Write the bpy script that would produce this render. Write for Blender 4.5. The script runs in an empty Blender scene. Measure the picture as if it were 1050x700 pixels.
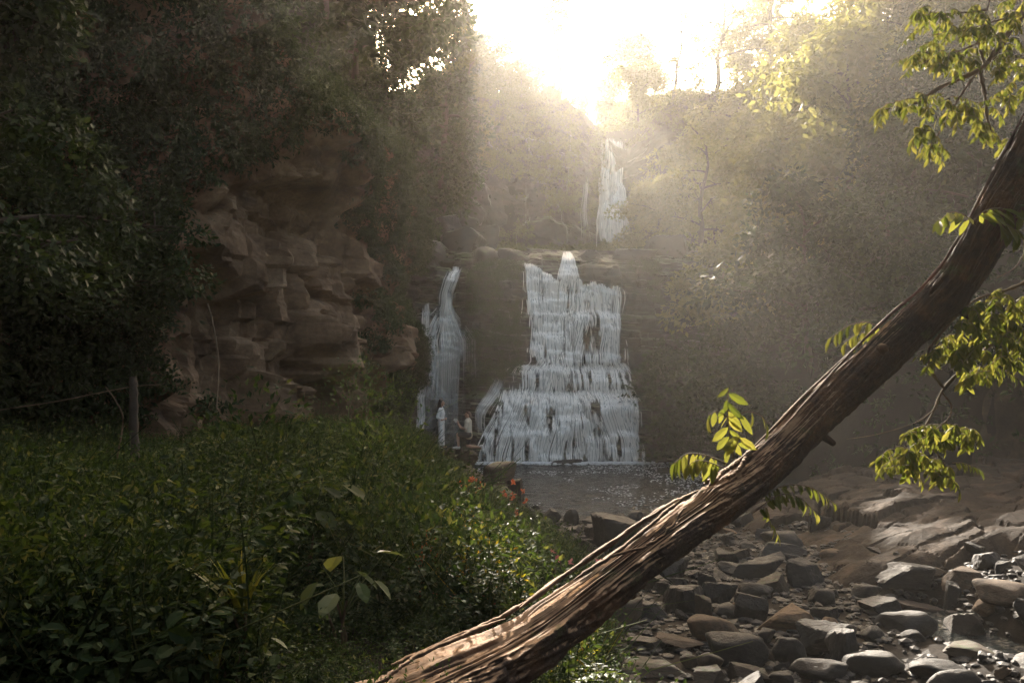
import bpy, bmesh, math, random
import numpy as np
from mathutils import Vector, Matrix, Euler

random.seed(7)
SC = bpy.context.scene
COL = SC.collection
R = math.radians

# ------------------------------------------------------------------ camera, sky, sun, exposure
FPX, PITCH, CAMZ = 850.0, math.atan(40 / 850), 3.8          # focal length in pixels of a 1050 px wide frame
cam_d = bpy.data.cameras.new("camera")
cam_d.sensor_width = 36.0
cam_d.lens = FPX * 36.0 / 1050.0
cam_d.clip_start, cam_d.clip_end = 0.05, 2000.0
cam = bpy.data.objects.new("camera", cam_d)
cam.location = (0, 0, CAMZ)
cam.rotation_euler = (R(90) + PITCH, 0, 0)
COL.objects.link(cam)
SC.camera = cam

SUN_EL, SUN_AZ = R(27.5), R(-2.5)                           # azimuth from +Y, positive to the right
world = bpy.data.worlds.new("World")
SC.world = world
world.use_nodes = True
wn = world.node_tree
bg = wn.nodes["Background"]
sky = wn.nodes.new("ShaderNodeTexSky")
sky.sky_type = 'NISHITA'
sky.sun_disc = False
sky.sun_elevation = SUN_EL
sky.sun_rotation = SUN_AZ
sky.air_density, sky.dust_density, sky.ozone_density = 0.7, 4.0, 0.0
warm = wn.nodes.new("ShaderNodeMix")                        # dusty morning air: the blue of the clear-sky model is warmed a little
warm.data_type = 'RGBA'; warm.blend_type = 'MULTIPLY'; warm.inputs[0].default_value = 1.0
warm.inputs[7].default_value = (1.0, 0.87, 0.66, 1)
wn.links.new(sky.outputs[0], warm.inputs[6])
wn.links.new(warm.outputs[2], bg.inputs[0])
bg.inputs[1].default_value = 0.15

sun_d = bpy.data.lights.new("sun", 'SUN')
sun_d.energy = 4.3
sun_d.angle = R(0.5)
sun_d.color = (1.0, 0.9, 0.77)
sun = bpy.data.objects.new("sun", sun_d)
sdir = Vector((math.sin(SUN_AZ) * math.cos(SUN_EL), math.cos(SUN_AZ) * math.cos(SUN_EL), math.sin(SUN_EL)))
sun.rotation_euler = sdir.to_track_quat('Z', 'Y').to_euler()
COL.objects.link(sun)

SC.view_settings.view_transform = 'Standard'
SC.view_settings.look = 'None'
SC.view_settings.exposure = 2.25
SC.view_settings.gamma = 1.0
SC.render.engine = 'CYCLES'
SC.cycles.use_denoising = True
SC.cycles.max_bounces = 6
SC.cycles.diffuse_bounces = 3
SC.cycles.glossy_bounces = 2
SC.cycles.transmission_bounces = 3
SC.cycles.volume_bounces = 1
SC.cycles.transparent_max_bounces = 12
HAZE_DENSITY, HAZE_G, HAZE_COL = 0.0009, 0.7, (1.0, 0.96, 0.91)


# ------------------------------------------------------------------ helpers
def P(px, py, Y):
    """world point seen at pixel (of the 1050 x 700 frame) at forward distance Y"""
    dx, dy = (px - 525) / FPX, (350 - py) / FPX
    c, s = math.cos(PITCH), math.sin(PITCH)
    d = Vector((dx, c - s * dy, s + c * dy))
    return Vector((0, 0, CAMZ)) + d * (Y / d.y)


def _h(ix, iy, iz, seed):
    n = (ix.astype(np.int64) * 374761393 + iy.astype(np.int64) * 668265263 + iz.astype(np.int64) * 2147483647 + seed * 974634777) & 0xffffffff
    n = ((n ^ (n >> 13)) * 1274126177) & 0xffffffff
    n = ((n ^ (n >> 16)) * 2246822519) & 0xffffffff
    return ((n ^ (n >> 15)) & 0xffffff) / float(0xffffff)


def vnoise(x, y, z=None, seed=0, sharp=0.0):
    """value noise in 0..1; SHARP near 1 gives blocky cells with narrow bevels"""
    x = np.asarray(x, float); y = np.asarray(y, float)
    z = np.zeros_like(x) if z is None else np.asarray(z, float)
    fx, fy, fz = np.floor(x), np.floor(y), np.floor(z)

    def q(t):
        if sharp > 0:
            w = 1.0 - sharp
            t = np.clip((t - 0.5) / w + 0.5, 0, 1)
        return t * t * (3 - 2 * t)
    tx, ty, tz = q(x - fx), q(y - fy), q(z - fz)
    out = 0
    for a in (0, 1):
        for b in (0, 1):
            for c in (0, 1):
                wgt = (tx if a else 1 - tx) * (ty if b else 1 - ty) * (tz if c else 1 - tz)
                out = out + wgt * _h(fx + a, fy + b, fz + c, seed)
    return out


def fbm(x, y, z=None, seed=0, octaves=4, gain=0.5):
    x = np.asarray(x, float); y = np.asarray(y, float)
    z = np.zeros_like(x) if z is None else np.asarray(z, float)
    s, amp, tot = 0, 1.0, 0
    for o in range(octaves):
        s = s + amp * vnoise(x * 2 ** o + 17.3 * o, y * 2 ** o + 5.1 * o, z * 2 ** o + 9.7 * o, seed + o)
        tot += amp
        amp *= gain
    return s / tot * 2 - 1


def lerp_pts(pts, y):
    a = np.array(pts, float)
    return np.interp(y, a[:, 0], a[:, 1])


def sstep(a, b, x):
    t = np.clip((np.asarray(x, float) - a) / (b - a), 0, 1)
    return t * t * (3 - 2 * t)


class MB:
    """collects vertices and faces and links them as one mesh"""
    def __init__(self):
        self.v, self.f3, self.f4, self.n = [], [], [], 0
        self.attr = []

    def add(self, v, f, attr=None):
        v = np.asarray(v, np.float32).reshape(-1, 3)
        f = np.asarray(f, np.int64)
        if len(v) == 0:
            return
        (self.f3 if f.shape[1] == 3 else self.f4).append(f + self.n)
        self.v.append(v)
        self.attr.append(np.full(len(v), 1.0, np.float32) if attr is None else np.asarray(attr, np.float32))
        self.n += len(v)

    def mesh(self, name, smooth=True, attr=False):
        me = bpy.data.meshes.new(name)
        v = np.concatenate(self.v) if self.v else np.zeros((0, 3), np.float32)
        f3 = np.concatenate(self.f3) if self.f3 else np.zeros((0, 3), np.int64)
        f4 = np.concatenate(self.f4) if self.f4 else np.zeros((0, 4), np.int64)
        me.vertices.add(len(v)); me.vertices.foreach_set("co", v.ravel())
        nl = f3.size + f4.size
        me.loops.add(nl)
        me.loops.foreach_set("vertex_index", np.concatenate([f3.ravel(), f4.ravel()]).astype(np.int32))
        me.polygons.add(len(f3) + len(f4))
        st = np.concatenate([np.arange(len(f3)) * 3, f3.size + np.arange(len(f4)) * 4]).astype(np.int32)
        me.polygons.foreach_set("loop_start", st)
        me.polygons.foreach_set("use_smooth", np.full(len(f3) + len(f4), smooth))
        if attr:
            a = me.attributes.new("dens", 'FLOAT', 'POINT')
            a.data.foreach_set("value", np.concatenate(self.attr))
        me.update(calc_edges=True)
        me.validate()
        return me


def link(name, me, mat=None, parent=None, loc=None):
    o = bpy.data.objects.new(name, me)
    COL.objects.link(o)
    if mat is not None and me is not None and len(me.materials) == 0:
        me.materials.append(mat)
    if parent is not None:
        o.parent = parent
    if loc is not None:
        o.location = loc
    return o


def tag(o, label=None, cat=None, group=None, kind=None):
    if label: o["label"] = label
    if cat: o["category"] = cat
    if group: o["group"] = group
    if kind: o["kind"] = kind
    return o


def thing(name, label, cat, loc=(0, 0, 0), group=None, rot=(0, 0, 0), scale=None):
    o = bpy.data.objects.new(name, None)
    o.empty_display_size = 0.2
    COL.objects.link(o)
    o.location = loc
    o.rotation_euler = rot
    if scale is not None:
        o.scale = (scale, scale, scale) if np.isscalar(scale) else scale
    return tag(o, label, cat, group)


def grid_faces(nu, nv, wrap=False):
    u = np.arange(nu if wrap else nu - 1); v = np.arange(nv - 1)
    U, V = np.meshgrid(u, v, indexing='ij')
    a = U * nv + V; b = ((U + 1) % nu) * nv + V
    return np.stack([a, b, b + 1, a + 1], -1).reshape(-1, 4)


def catmull(pts, n):
    """smooth resampling of a list of rows (any width)"""
    p = np.array(pts, float)
    p = np.vstack([2 * p[0] - p[1], p, 2 * p[-1] - p[-2]])
    out = []
    m = len(p) - 3
    for t in np.linspace(0, m, n):
        i = min(int(t), m - 1); u = t - i
        a, b, c, d = p[i:i + 4]
        out.append(.5 * (2 * b + (c - a) * u + (2 * a - 5 * b + 4 * c - d) * u * u + (3 * b - a - 3 * c + d) * u ** 3))
    return np.array(out)


def frames(pts):
    """tangent, side and up vectors along a polyline"""
    pts = np.asarray(pts, float)
    t = np.gradient(pts, axis=0)
    t /= np.linalg.norm(t, axis=1, keepdims=True) + 1e-9
    ref = np.array([0, 0, 1.0]) if abs(t[:, 2]).mean() < .9 else np.array([0, 1.0, 0])
    s = np.cross(t, ref); s /= np.linalg.norm(s, axis=1, keepdims=True) + 1e-9
    u = np.cross(s, t)
    return t, s, u


def tube(mb, pts, rad, sides=6, cap=True):
    pts = np.asarray(pts, float)
    n = len(pts)
    rad = np.broadcast_to(np.asarray(rad, float), (n,))
    t, s, u = frames(pts)
    a = np.linspace(0, 2 * math.pi, sides, endpoint=False)
    ring = pts[:, None, :] + rad[:, None, None] * (np.cos(a)[None, :, None] * s[:, None, :] + np.sin(a)[None, :, None] * u[:, None, :])
    v = ring.transpose(1, 0, 2).reshape(-1, 3)               # sides x n
    mb.add(v, grid_faces(sides, n, wrap=True))


def leaves(mb, c, d, nrm, L, W, fold=0.25, detail=0, droop=0.0):
    """many leaves at once: base points c, directions d, upward normals nrm"""
    c = np.asarray(c, float); d = np.asarray(d, float); nrm = np.asarray(nrm, float)
    N = len(c)
    if N == 0:
        return
    L = np.broadcast_to(np.asarray(L, float), (N,))[:, None]; W = np.broadcast_to(np.asarray(W, float), (N,))[:, None]
    d = d / (np.linalg.norm(d, axis=1, keepdims=True) + 1e-9)
    s = np.cross(d, nrm); s /= np.linalg.norm(s, axis=1, keepdims=True) + 1e-9
    n = np.cross(s, d)
    if detail == 0:
        v = np.stack([c, c + d * L * .45 + s * W * .5 + n * W * fold, c + d * L - n * L * droop, c + d * L * .45 - s * W * .5 + n * W * fold], 1)
        f = np.array([[0, 1, 2], [0, 2, 3]])
    else:
        def at(t, w, k):
            return c + d * L * t + s * W * .5 * w + n * (W * fold * abs(k) - L * droop * t * t)
        v = np.stack([c, at(.25, .75, .75), at(.25, 0, 0), at(.25, -.75, .75), at(.6, .95, .9), at(.6, 0, 0), at(.6, -.95, .9), at(.85, .5, .4), at(.85, -.5, .4), at(1, 0, 0)], 1)
        f = np.array([[0, 1, 2], [0, 2, 3], [1, 4, 5], [1, 5, 2], [2, 5, 6], [2, 6, 3], [4, 7, 5], [5, 7, 8], [5, 8, 6], [7, 9, 8]])
    k = v.shape[1]
    mb.add(v.reshape(-1, 3), (f[None] + (np.arange(N) * k)[:, None, None]).reshape(-1, 3))


def rand_dirs(rng, n, zbias=0.0):
    d = rng.normal(size=(n, 3)); d[:, 2] += zbias
    return d / (np.linalg.norm(d, axis=1, keepdims=True) + 1e-9)


# ------------------------------------------------------------------ materials
def new_mat(name):
    m = bpy.data.materials.new(name)
    m.use_nodes = True
    nt = m.node_tree
    return m, nt, nt.nodes["Principled BSDF"], nt.nodes["Material Output"]


def ramp(nt, src, stops):
    r = nt.nodes.new("ShaderNodeValToRGB")
    el = r.color_ramp.elements
    while len(el) < len(stops):
        el.new(0.5)
    for e, (p, c) in zip(el, stops):
        e.position = p
        e.color = (c[0], c[1], c[2], 1)
    nt.links.new(src, r.inputs[0])
    return r.outputs[0]


def noise(nt, scale, detail=4, rough=.55, vec=None, stretch=None, dist=0.0):
    n = nt.nodes.new("ShaderNodeTexNoise")
    n.inputs["Scale"].default_value = scale
    n.inputs["Detail"].default_value = detail
    n.inputs["Roughness"].default_value = rough
    n.inputs["Distortion"].default_value = dist
    if vec is None:
        vec = nt.nodes.new("ShaderNodeTexCoord").outputs["Object"]
    if stretch:
        mp = nt.nodes.new("ShaderNodeMapping")
        mp.inputs["Scale"].default_value = stretch
        nt.links.new(vec, mp.inputs[0]); vec = mp.outputs[0]
    nt.links.new(vec, n.inputs["Vector"])
    return n.outputs[0]


def mixc(nt, fac, a, b, blend='MIX'):
    m = nt.nodes.new("ShaderNodeMix"); m.data_type = 'RGBA'; m.blend_type = blend
    for sock, val in ((m.inputs[0], fac), (m.inputs[6], a), (m.inputs[7], b)):
        if hasattr(val, "is_linked"):
            nt.links.new(val, sock)
        elif isinstance(val, (int, float)):
            sock.default_value = val
        else:
            sock.default_value = (val[0], val[1], val[2], 1)
    return m.outputs[2]


def math_node(nt, op, a, b=None, clamp=False):
    m = nt.nodes.new("ShaderNodeMath"); m.operation = op; m.use_clamp = clamp
    for i, v in enumerate((a, b)):
        if v is None: continue
        if hasattr(v, "is_linked"): nt.links.new(v, m.inputs[i])
        else: m.inputs[i].default_value = v
    return m.outputs[0]


def bump(nt, bsdf, h, strength=.5, dist=.05):
    b = nt.nodes.new("ShaderNodeBump")
    b.inputs["Strength"].default_value = strength
    b.inputs["Distance"].default_value = dist
    nt.links.new(h, b.inputs["Height"])
    nt.links.new(b.outputs[0], bsdf.inputs["Normal"])


def leaf_mat(name, stops, trans=.4, tcol=None, rough=.45):
    m, nt, b, out = new_mat(name)
    g = nt.nodes.new("ShaderNodeNewGeometry")
    col = ramp(nt, g.outputs["Random Per Island"], stops)
    nt.links.new(col, b.inputs["Base Color"])
    b.inputs["Roughness"].default_value = rough
    b.inputs["Specular IOR Level"].default_value = .1
    tr = nt.nodes.new("ShaderNodeBsdfTranslucent")
    nt.links.new(mixc(nt, 1.0, col, tcol or (1.9, 1.8, .7), 'MULTIPLY'), tr.inputs[0])
    mx = nt.nodes.new("ShaderNodeMixShader"); mx.inputs[0].default_value = trans
    nt.links.new(b.outputs[0], mx.inputs[1]); nt.links.new(tr.outputs[0], mx.inputs[2])
    nt.links.new(mx.outputs[0], out.inputs[0])
    return m


def rock_mat(name, dark, mid, light, moss=0.0, moss_col=(.035, .05, .012), scale=1.0, rough=.8, bstr=.6, strata=1.0, wet=0.0):
    m, nt, b, out = new_mat(name)
    big = noise(nt, .8 * scale, 5, .6, stretch=(1, 1, strata), dist=.3)
    col = ramp(nt, big, [(.3, dark), (.5, mid), (.72, light)])
    fine = noise(nt, 9 * scale, 6, .7)
    col = mixc(nt, .55, col, ramp(nt, fine, [(.3, (.45, .45, .45)), (.7, (1.25, 1.25, 1.25))]), 'MULTIPLY')
    if moss > 0:
        g = nt.nodes.new("ShaderNodeNewGeometry")
        sx = nt.nodes.new("ShaderNodeSeparateXYZ"); nt.links.new(g.outputs["Normal"], sx.inputs[0])
        mn = noise(nt, 1.6 * scale, 6, .7)
        f = math_node(nt, 'ADD', math_node(nt, 'MULTIPLY', sx.outputs[2], .45), mn)
        f = ramp(nt, f, [(1.0 - moss * .75, (0, 0, 0)), (1.1 - moss * .75, (1, 1, 1))])
        col = mixc(nt, f, col, moss_col)
    if name.endswith("_stone"):
        oi = nt.nodes.new("ShaderNodeObjectInfo")
        col = mixc(nt, 1.0, col, ramp(nt, oi.outputs["Random"], [(0, (.5, .5, .52)), (.5, (.85, .82, .78)), (1, (1.35, 1.25, 1.1))]), 'MULTIPLY')
        stain = ramp(nt, noise(nt, 1.3, 5, .65, dist=.8), [(.48, (0, 0, 0)), (.6, (1, 1, 1))])
        col = mixc(nt, math_node(nt, 'MULTIPLY', stain, .5), col, (.02, .018, .015))
    nt.links.new(col, b.inputs["Base Color"])
    nt.links.new(ramp(nt, noise(nt, 2.2 * scale, 4), [(.35, (rough - wet,) * 3), (.65, (rough,) * 3)]), b.inputs["Roughness"])
    b.inputs["Specular IOR Level"].default_value = .4
    h = math_node(nt, 'ADD', noise(nt, 5 * scale, 8, .7, stretch=(1, 1, strata)), math_node(nt, 'MULTIPLY', noise(nt, 28 * scale, 5, .7), .35))
    bump(nt, b, h, bstr, .06 / scale)
    return m


M = {}
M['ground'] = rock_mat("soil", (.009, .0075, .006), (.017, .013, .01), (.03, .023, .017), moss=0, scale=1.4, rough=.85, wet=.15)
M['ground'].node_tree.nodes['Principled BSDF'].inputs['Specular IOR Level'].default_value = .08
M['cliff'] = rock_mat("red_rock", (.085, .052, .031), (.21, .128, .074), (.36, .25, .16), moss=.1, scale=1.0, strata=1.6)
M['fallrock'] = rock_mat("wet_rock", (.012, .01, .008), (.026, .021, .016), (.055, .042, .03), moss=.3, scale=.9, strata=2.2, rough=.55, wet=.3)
M['slab'] = rock_mat("shelf_rock", (.022, .016, .011), (.044, .031, .021), (.095, .064, .042), moss=.0, scale=1.6, strata=1.2, rough=.85, wet=.1, bstr=.8)
M['slab'].node_tree.nodes['Principled BSDF'].inputs['Specular IOR Level'].default_value = .15
M['stone'] = rock_mat("grey_stone", (.013, .0125, .012), (.024, .0225, .021), (.048, .043, .037), moss=0, scale=1.5, rough=.7, wet=.25)
M['stone_brown'] = rock_mat("brown_stone", (.035, .026, .018), (.065, .048, .033), (.11, .082, .055), moss=.1, scale=1.5, rough=.75, wet=.15)
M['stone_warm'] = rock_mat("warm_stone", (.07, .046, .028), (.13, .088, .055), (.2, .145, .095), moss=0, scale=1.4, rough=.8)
M['bark'] = rock_mat("tree_bark", (.03, .022, .016), (.06, .045, .033), (.1, .08, .06), moss=.1, scale=2.5, strata=.3)
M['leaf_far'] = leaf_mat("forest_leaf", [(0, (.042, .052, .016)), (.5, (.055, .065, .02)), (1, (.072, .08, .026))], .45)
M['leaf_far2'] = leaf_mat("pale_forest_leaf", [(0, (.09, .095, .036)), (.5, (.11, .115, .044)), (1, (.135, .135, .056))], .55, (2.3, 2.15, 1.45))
M['leaf_dark'] = leaf_mat("shade_toned_leaf", [(0, (.012, .022, .008)), (.6, (.022, .038, .013)), (1, (.038, .058, .02))], .3)  # forest leaf darkened in colour to deepen the shade
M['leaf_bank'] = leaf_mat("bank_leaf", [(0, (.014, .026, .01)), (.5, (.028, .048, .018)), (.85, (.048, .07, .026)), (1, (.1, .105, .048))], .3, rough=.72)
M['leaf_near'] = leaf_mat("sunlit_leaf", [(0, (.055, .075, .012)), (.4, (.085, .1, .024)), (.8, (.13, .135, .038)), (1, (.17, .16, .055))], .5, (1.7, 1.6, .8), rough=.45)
M['twig'] = rock_mat("twig_bark", (.06, .04, .025), (.12, .08, .045), (.2, .14, .085), scale=8, rough=.8)


# ------------------------------------------------------------------ terrain
EDGE = [(-20, 3.4), (0, 2.4), (4, 1.5), (8, .9), (12, 1.25), (16, 1.5), (20, .95), (25, .1), (29, -.5), (33, -1.8), (36, -3.4), (40, -4.9), (45, -5)]
BANKZ = [(-20, 2.1), (4, 2.0), (8, 1.75), (16, 1.55), (22, 1.35), (25, 1.05), (28, .75), (32, .7), (36, .5), (42, .4)]
LCLIFF = np.array([(-16, -20), (-15, 4), (-12.2, 10), (-10.2, 15), (-8.8, 19), (-7.4, 24), (-6.6, 29), (-6.2, 34), (-6.1, 38), (-6.4, 42), (-6.2, 48), (-6.0, 54), (-6.2, 62), (-7, 70), (-8, 140)], float)
RFOOT = np.array([(34, -20), (26, 8), (20, 16), (15.5, 24), (11.5, 31), (8.6, 37), (8.2, 42), (9.5, 50), (13, 58), (14, 66), (10, 74), (10, 140)], float)


def height(x, y):
    x = np.asarray(x, float); y = np.asarray(y, float)
    n1 = fbm(x * .35, y * .35, seed=3, octaves=4)
    n2 = fbm(x * 1.3, y * 1.3, seed=9, octaves=3)
    # stream bed and pool
    e = lerp_pts(EDGE, y)
    rf = np.interp(y, RFOOT[:, 1], RFOOT[:, 0])
    bed = .02 + .13 * n2 + .1 * n1
    pool = sstep(22.5, 27, y + .8 * n1 - .25 * np.maximum(x - 6, 0)) * sstep(45, 41, y)
    bed = bed * (1 - pool) - 1.2 * pool
    bed = bed + .8 * sstep(4.6, 10, x) * (1 - pool) - .75 * np.exp(-((x - 7.05 - .35 * np.sin(y * 1.3)) / .6) ** 2) * sstep(9.0, 10.5, y) * sstep(15.2, 13.8, y)
    # near the camera the bed climbs a little
    t = e - x + .35 * n1
    bank = lerp_pts(BANKZ, y) * sstep(-.25, 1.9, t) + .06 * np.maximum(t, 0) + .18 * n1 * sstep(0, 2, t)
    z = np.where(t > -.25, np.maximum(bed, bank), bed)
    z = z + .75 * np.exp(-((x + 3.6) / 2.3) ** 2 - ((y - 16.5) / 5.5) ** 2)
    zb = 1.7 * np.maximum(-5.5 - y + n1, 0)  # unseen slope added behind the camera to cut the sky light
    z = np.where(y < -5, np.maximum(z, np.minimum(2 + zb, 14 + n1)), z)
    # left hill behind the cliff
    lx = np.interp(y, LCLIFF[:, 1], LCLIFF[:, 0])
    dl = lx - .45 - x
    zl = 12.5 * sstep(0.0, .9, dl) + 4.0 * np.maximum(dl - .5, 0) + 1.6 * n1
    zl = np.minimum(zl, 38 + 2 * n1)
    z = np.where(dl > 0, np.maximum(z, zl), z)
    # right hill
    dr = x - rf + .8 * n1
    zr = 1.15 * np.maximum(dr, 0) + 2.2 * sstep(0, 1.6, dr) + 1.2 * n1 * sstep(0, 3, dr)
    zr = np.minimum(zr, 36 + n1)
    z = np.where(dr > 0, np.maximum(z, zr), z)
    # plateau above the lower fall, then the upper cliff and the ridge
    back = 9.7 + (y - 42.6) * .2 + .35 * n1
    back = np.where(y > 60.9, 13 + 10.5 * sstep(60.9, 61.9, y) + .42 * np.maximum(y - 62, 0) + .8 * n1, back)
    back = back - 3.6 * np.exp(-((x - 8.0) / 2.6) ** 2) * sstep(61, 64, y)
    back = np.minimum(back, 33 + n1)
    z = np.where(y > 42.7, np.maximum(z, back), z)
    return z


def Hp(x, y):
    return float(height(np.array([x]), np.array([y]))[0])


def ground_hit(px, py, lo=3.0, hi=60.0):
    ys = np.arange(lo, hi, .03)
    q = P(px, py, 1.0)
    d = np.array(q) - np.array((0, 0, CAMZ))
    xs, zs = d[0] * ys, CAMZ + d[2] * ys
    h = np.maximum(height(xs, ys), 0)
    k = np.argmax(zs <= h)
    if not (zs <= h).any():
        k = len(ys) - 1
    return Vector((xs[k], ys[k], max(h[k], 0)))


def axis(segs):
    out = []
    for a, b, s in segs:
        out += list(np.arange(a, b, s))
    out.append(segs[-1][1])
    return np.array(out)


gx = axis([(-75, -24, 1.5), (-24, -6, .4), (-6, 14, .2), (14, 30, .4), (30, 75, 1.5)])
gy = axis([(-22, 2, 1.2), (2, 28, .22), (28, 66, .4), (66, 104, 1.5)])
GX, GY = np.meshgrid(gx, gy, indexing='ij')
mb = MB()
mb.add(np.stack([GX, GY, height(GX, GY)], -1).reshape(-1, 3), grid_faces(len(gx), len(gy)))
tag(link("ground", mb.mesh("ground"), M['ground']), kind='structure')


def block_disp(s, z, seed, a=(.9, .45, .16), sz=(2.4, 1.0, .4), flat=1.0):
    """layered, broken rock: nested blocks with narrow bevels"""
    w1 = fbm(s * .5, z * .5, seed=seed + 50, octaves=3); w2 = fbm(s * .5, z * .5, seed=seed + 60, octaves=3)
    d = 0
    for k, (amp, size) in enumerate(zip(a, sz)):
        d = d + amp * (vnoise(s / size + w1 * .45 + 3.7 * k, z / (size * flat) + w2 * .4 + 1.3 * k + .25 * s / size * (k % 2), seed=seed + k, sharp=.86) - .5)
    return d + .14 * a[0] * fbm(s * 1.1, z * 1.1, seed=seed + 9, octaves=5) + .05 * fbm(s * 5, z * 5, seed=seed + 19, octaves=4)


def cliff_mesh(path, z0, z1, ds, dz, seed, lean=None, a=(.9, .45, .16), sz=(2.4, 1.0, .4)):
    """a rock wall along a plan path; normals point to the left-hand side of travel turned clockwise (towards the gorge)"""
    path = np.array(path, float)
    seg = np.linalg.norm(np.diff(path, axis=0), axis=1)
    cum = np.concatenate([[0], np.cumsum(seg)])
    s = np.arange(0, cum[-1], ds)
    px_, py_ = np.interp(s, cum, path[:, 0]), np.interp(s, cum, path[:, 1])
    k = max(3, int(2.5 / ds))
    ker = np.ones(k) / k
    tx = np.convolve(np.pad(np.gradient(px_), k // 2, mode='edge'), ker, 'valid')[:len(s)]
    ty = np.convolve(np.pad(np.gradient(py_), k // 2, mode='edge'), ker, 'valid')[:len(s)]
    ln = np.hypot(tx, ty)
    nx, ny = ty / ln, -tx / ln
    z = np.arange(z0, z1, dz)
    S, Z = np.meshgrid(s, z, indexing='ij')
    D = block_disp(S, Z, seed, a, sz)
    if lean is not None:
        D = D + lean(S, Z)
    X = px_[:, None] + nx[:, None] * D
    Y = py_[:, None] + ny[:, None] * D
    return S, Z, X, Y, D, nx, ny


# left cliff of red rock
S, Z, X, Y, D, nx, ny = cliff_mesh([(-12.6, 9), (-10.4, 15), (-9.0, 19), (-7.5, 24), (-6.7, 29), (-6.3, 34), (-6.2, 38), (-6.6, 42.5)], .2, 14.5, .1, .1, 21,
                                   lean=lambda s, z: .9 - .02 * (z - 6) ** 2 * .5 + 1.3 * sstep(8.5, 12, z) * sstep(30, 20, s) - 4.5 * sstep(12.2, 14.6, z), a=(2.1, 1.1, .42), sz=(2.6, 1.2, .5))
vc = np.clip(.09 - np.abs(fbm(S * .55, Z * .16, seed=25, octaves=4)), 0, .09) / .09
X = X - nx[:, None] * vc * .7; Y = Y - ny[:, None] * vc * .7
mb = MB(); mb.add(np.stack([X, Y, Z], -1).reshape(-1, 3), grid_faces(*X.shape)[:, ::-1])
tag(link("cliff", mb.mesh("cliff", smooth=False), M['cliff']), kind='structure')
LC = (X, Y, Z, nx, ny)


# wall of the lower falls
def face_y(x, z):
    """forward distance of the fall's rock face, stepped in ledges, at world x and z"""
    x = np.asarray(x, float); z = np.asarray(z, float)
    w = .25 * fbm(x * .5, x * 0 + 3.3, seed=5, octaves=3)
    prof = [(-2, 37.9), (0, 38.4), (2.6, 38.9), (2.95, 39.2), (3.2, 40.0), (4.15, 40.2), (4.45, 41.0), (6.9, 41.3), (7.1, 41.6), (9.2, 41.9), (9.9, 42.4), (10.6, 43.6)]
    y = np.interp(z + w, [p[0] for p in prof], [p[1] for p in prof])
    # recess of the left-hand fall and the mossy bulge between the falls
    rec = np.exp(-((x + 3.3) / 1.1) ** 2)
    y = y * (1 - rec) + rec * np.interp(z, [0, 8.8, 9.8, 10.6], [41.6, 42.2, 42.9, 43.6])
    bul = np.exp(-((x + .9) / 1.15) ** 2) * sstep(3.6, 5.2, z) * sstep(10.2, 8.3, z)
    y = y - 1.15 * bul
    side = sstep(6.3, 9.5, x)
    y = y - side * 2.6 * sstep(9.5, 2, z)
    return y


xs = np.arange(-6.2, 13.0, .07); zs = np.arange(-1.5, 10.7, .055)
X, Z = np.meshgrid(xs, zs, indexing='ij')


def fall_disp(x, z):
    return block_disp(x, z, 33, (.55, .34, .13), (2.2, .95, .34), flat=.38)


Y = face_y(X, Z) - fall_disp(X, Z)
mb = MB(); mb.add(np.stack([X, Y, Z], -1).reshape(-1, 3), grid_faces(*X.shape)[:, ::-1])
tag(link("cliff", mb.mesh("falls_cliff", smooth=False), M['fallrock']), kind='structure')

# upper cliff
S, Z, X, Y, D, nx, ny = cliff_mesh([(-14, 57), (-9, 58.5), (-4, 59), (0, 61.2), (3, 60.2), (5, 61.0), (8, 61.2), (11, 60), (15, 58.5), (20, 56)], 10, 24.5, .2, .16, 71, a=(1.5, .45, .1), sz=(3.4, 1.5, .6),
                                   lean=lambda s, z: .3 * sstep(20, 12, z))
Z0 = Z.copy()
Z = 10 + (Z - 10) * (1 - .24 * np.exp(-((X - 8.2) / 2.4) ** 2))
mb = MB(); mb.add(np.stack([X, Y, Z], -1).reshape(-1, 3), grid_faces(*X.shape)[:, ::-1])
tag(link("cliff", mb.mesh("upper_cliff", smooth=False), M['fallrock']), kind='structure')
UCX, UCY, UCZ = X, Y, Z0

# rock shelf on the right of the stream
xs = np.arange(4.5, 19, .05); ys = np.arange(14.0, 27.5, .05)
X, Y = np.meshgrid(xs, ys, indexing='ij')
sh = sstep(4.4, 6.6, X + .9 * fbm(X * .5, Y * .5, seed=81)) * sstep(27.5, 24.5, Y) * sstep(14.1, 15.0, Y + .9 * fbm(X * .6, Y * .6, seed=83))


def plates(u, v, seed, hgt, tilt):
    """broken slabs: every cell of a jittered pattern has its own height and tilt, with cracks between"""
    bu, bv = np.floor(u), np.floor(v)
    d1 = np.full(u.shape, 9.0); d2 = np.full(u.shape, 9.0); z = np.zeros(u.shape)
    for i in (-1, 0, 1):
        for j in (-1, 0, 1):
            cu, cv = bu + i, bv + j
            o = 0 * cu
            qx, qy = cu + .15 + .7 * _h(cu, cv, o, seed), cv + .15 + .7 * _h(cu, cv, o, seed + 1)
            d = np.hypot(u - qx, v - qy)
            zz = hgt * _h(cu, cv, o, seed + 2) + tilt * ((_h(cu, cv, o, seed + 3) - .5) * (u - qx) + (_h(cu, cv, o, seed + 4) - .2) * (v - qy))
            n = d < d1
            d2 = np.where(n, d1, np.minimum(d2, d)); z = np.where(n, zz, z); d1 = np.where(n, d, d1)
    return z, d2 - d1


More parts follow.
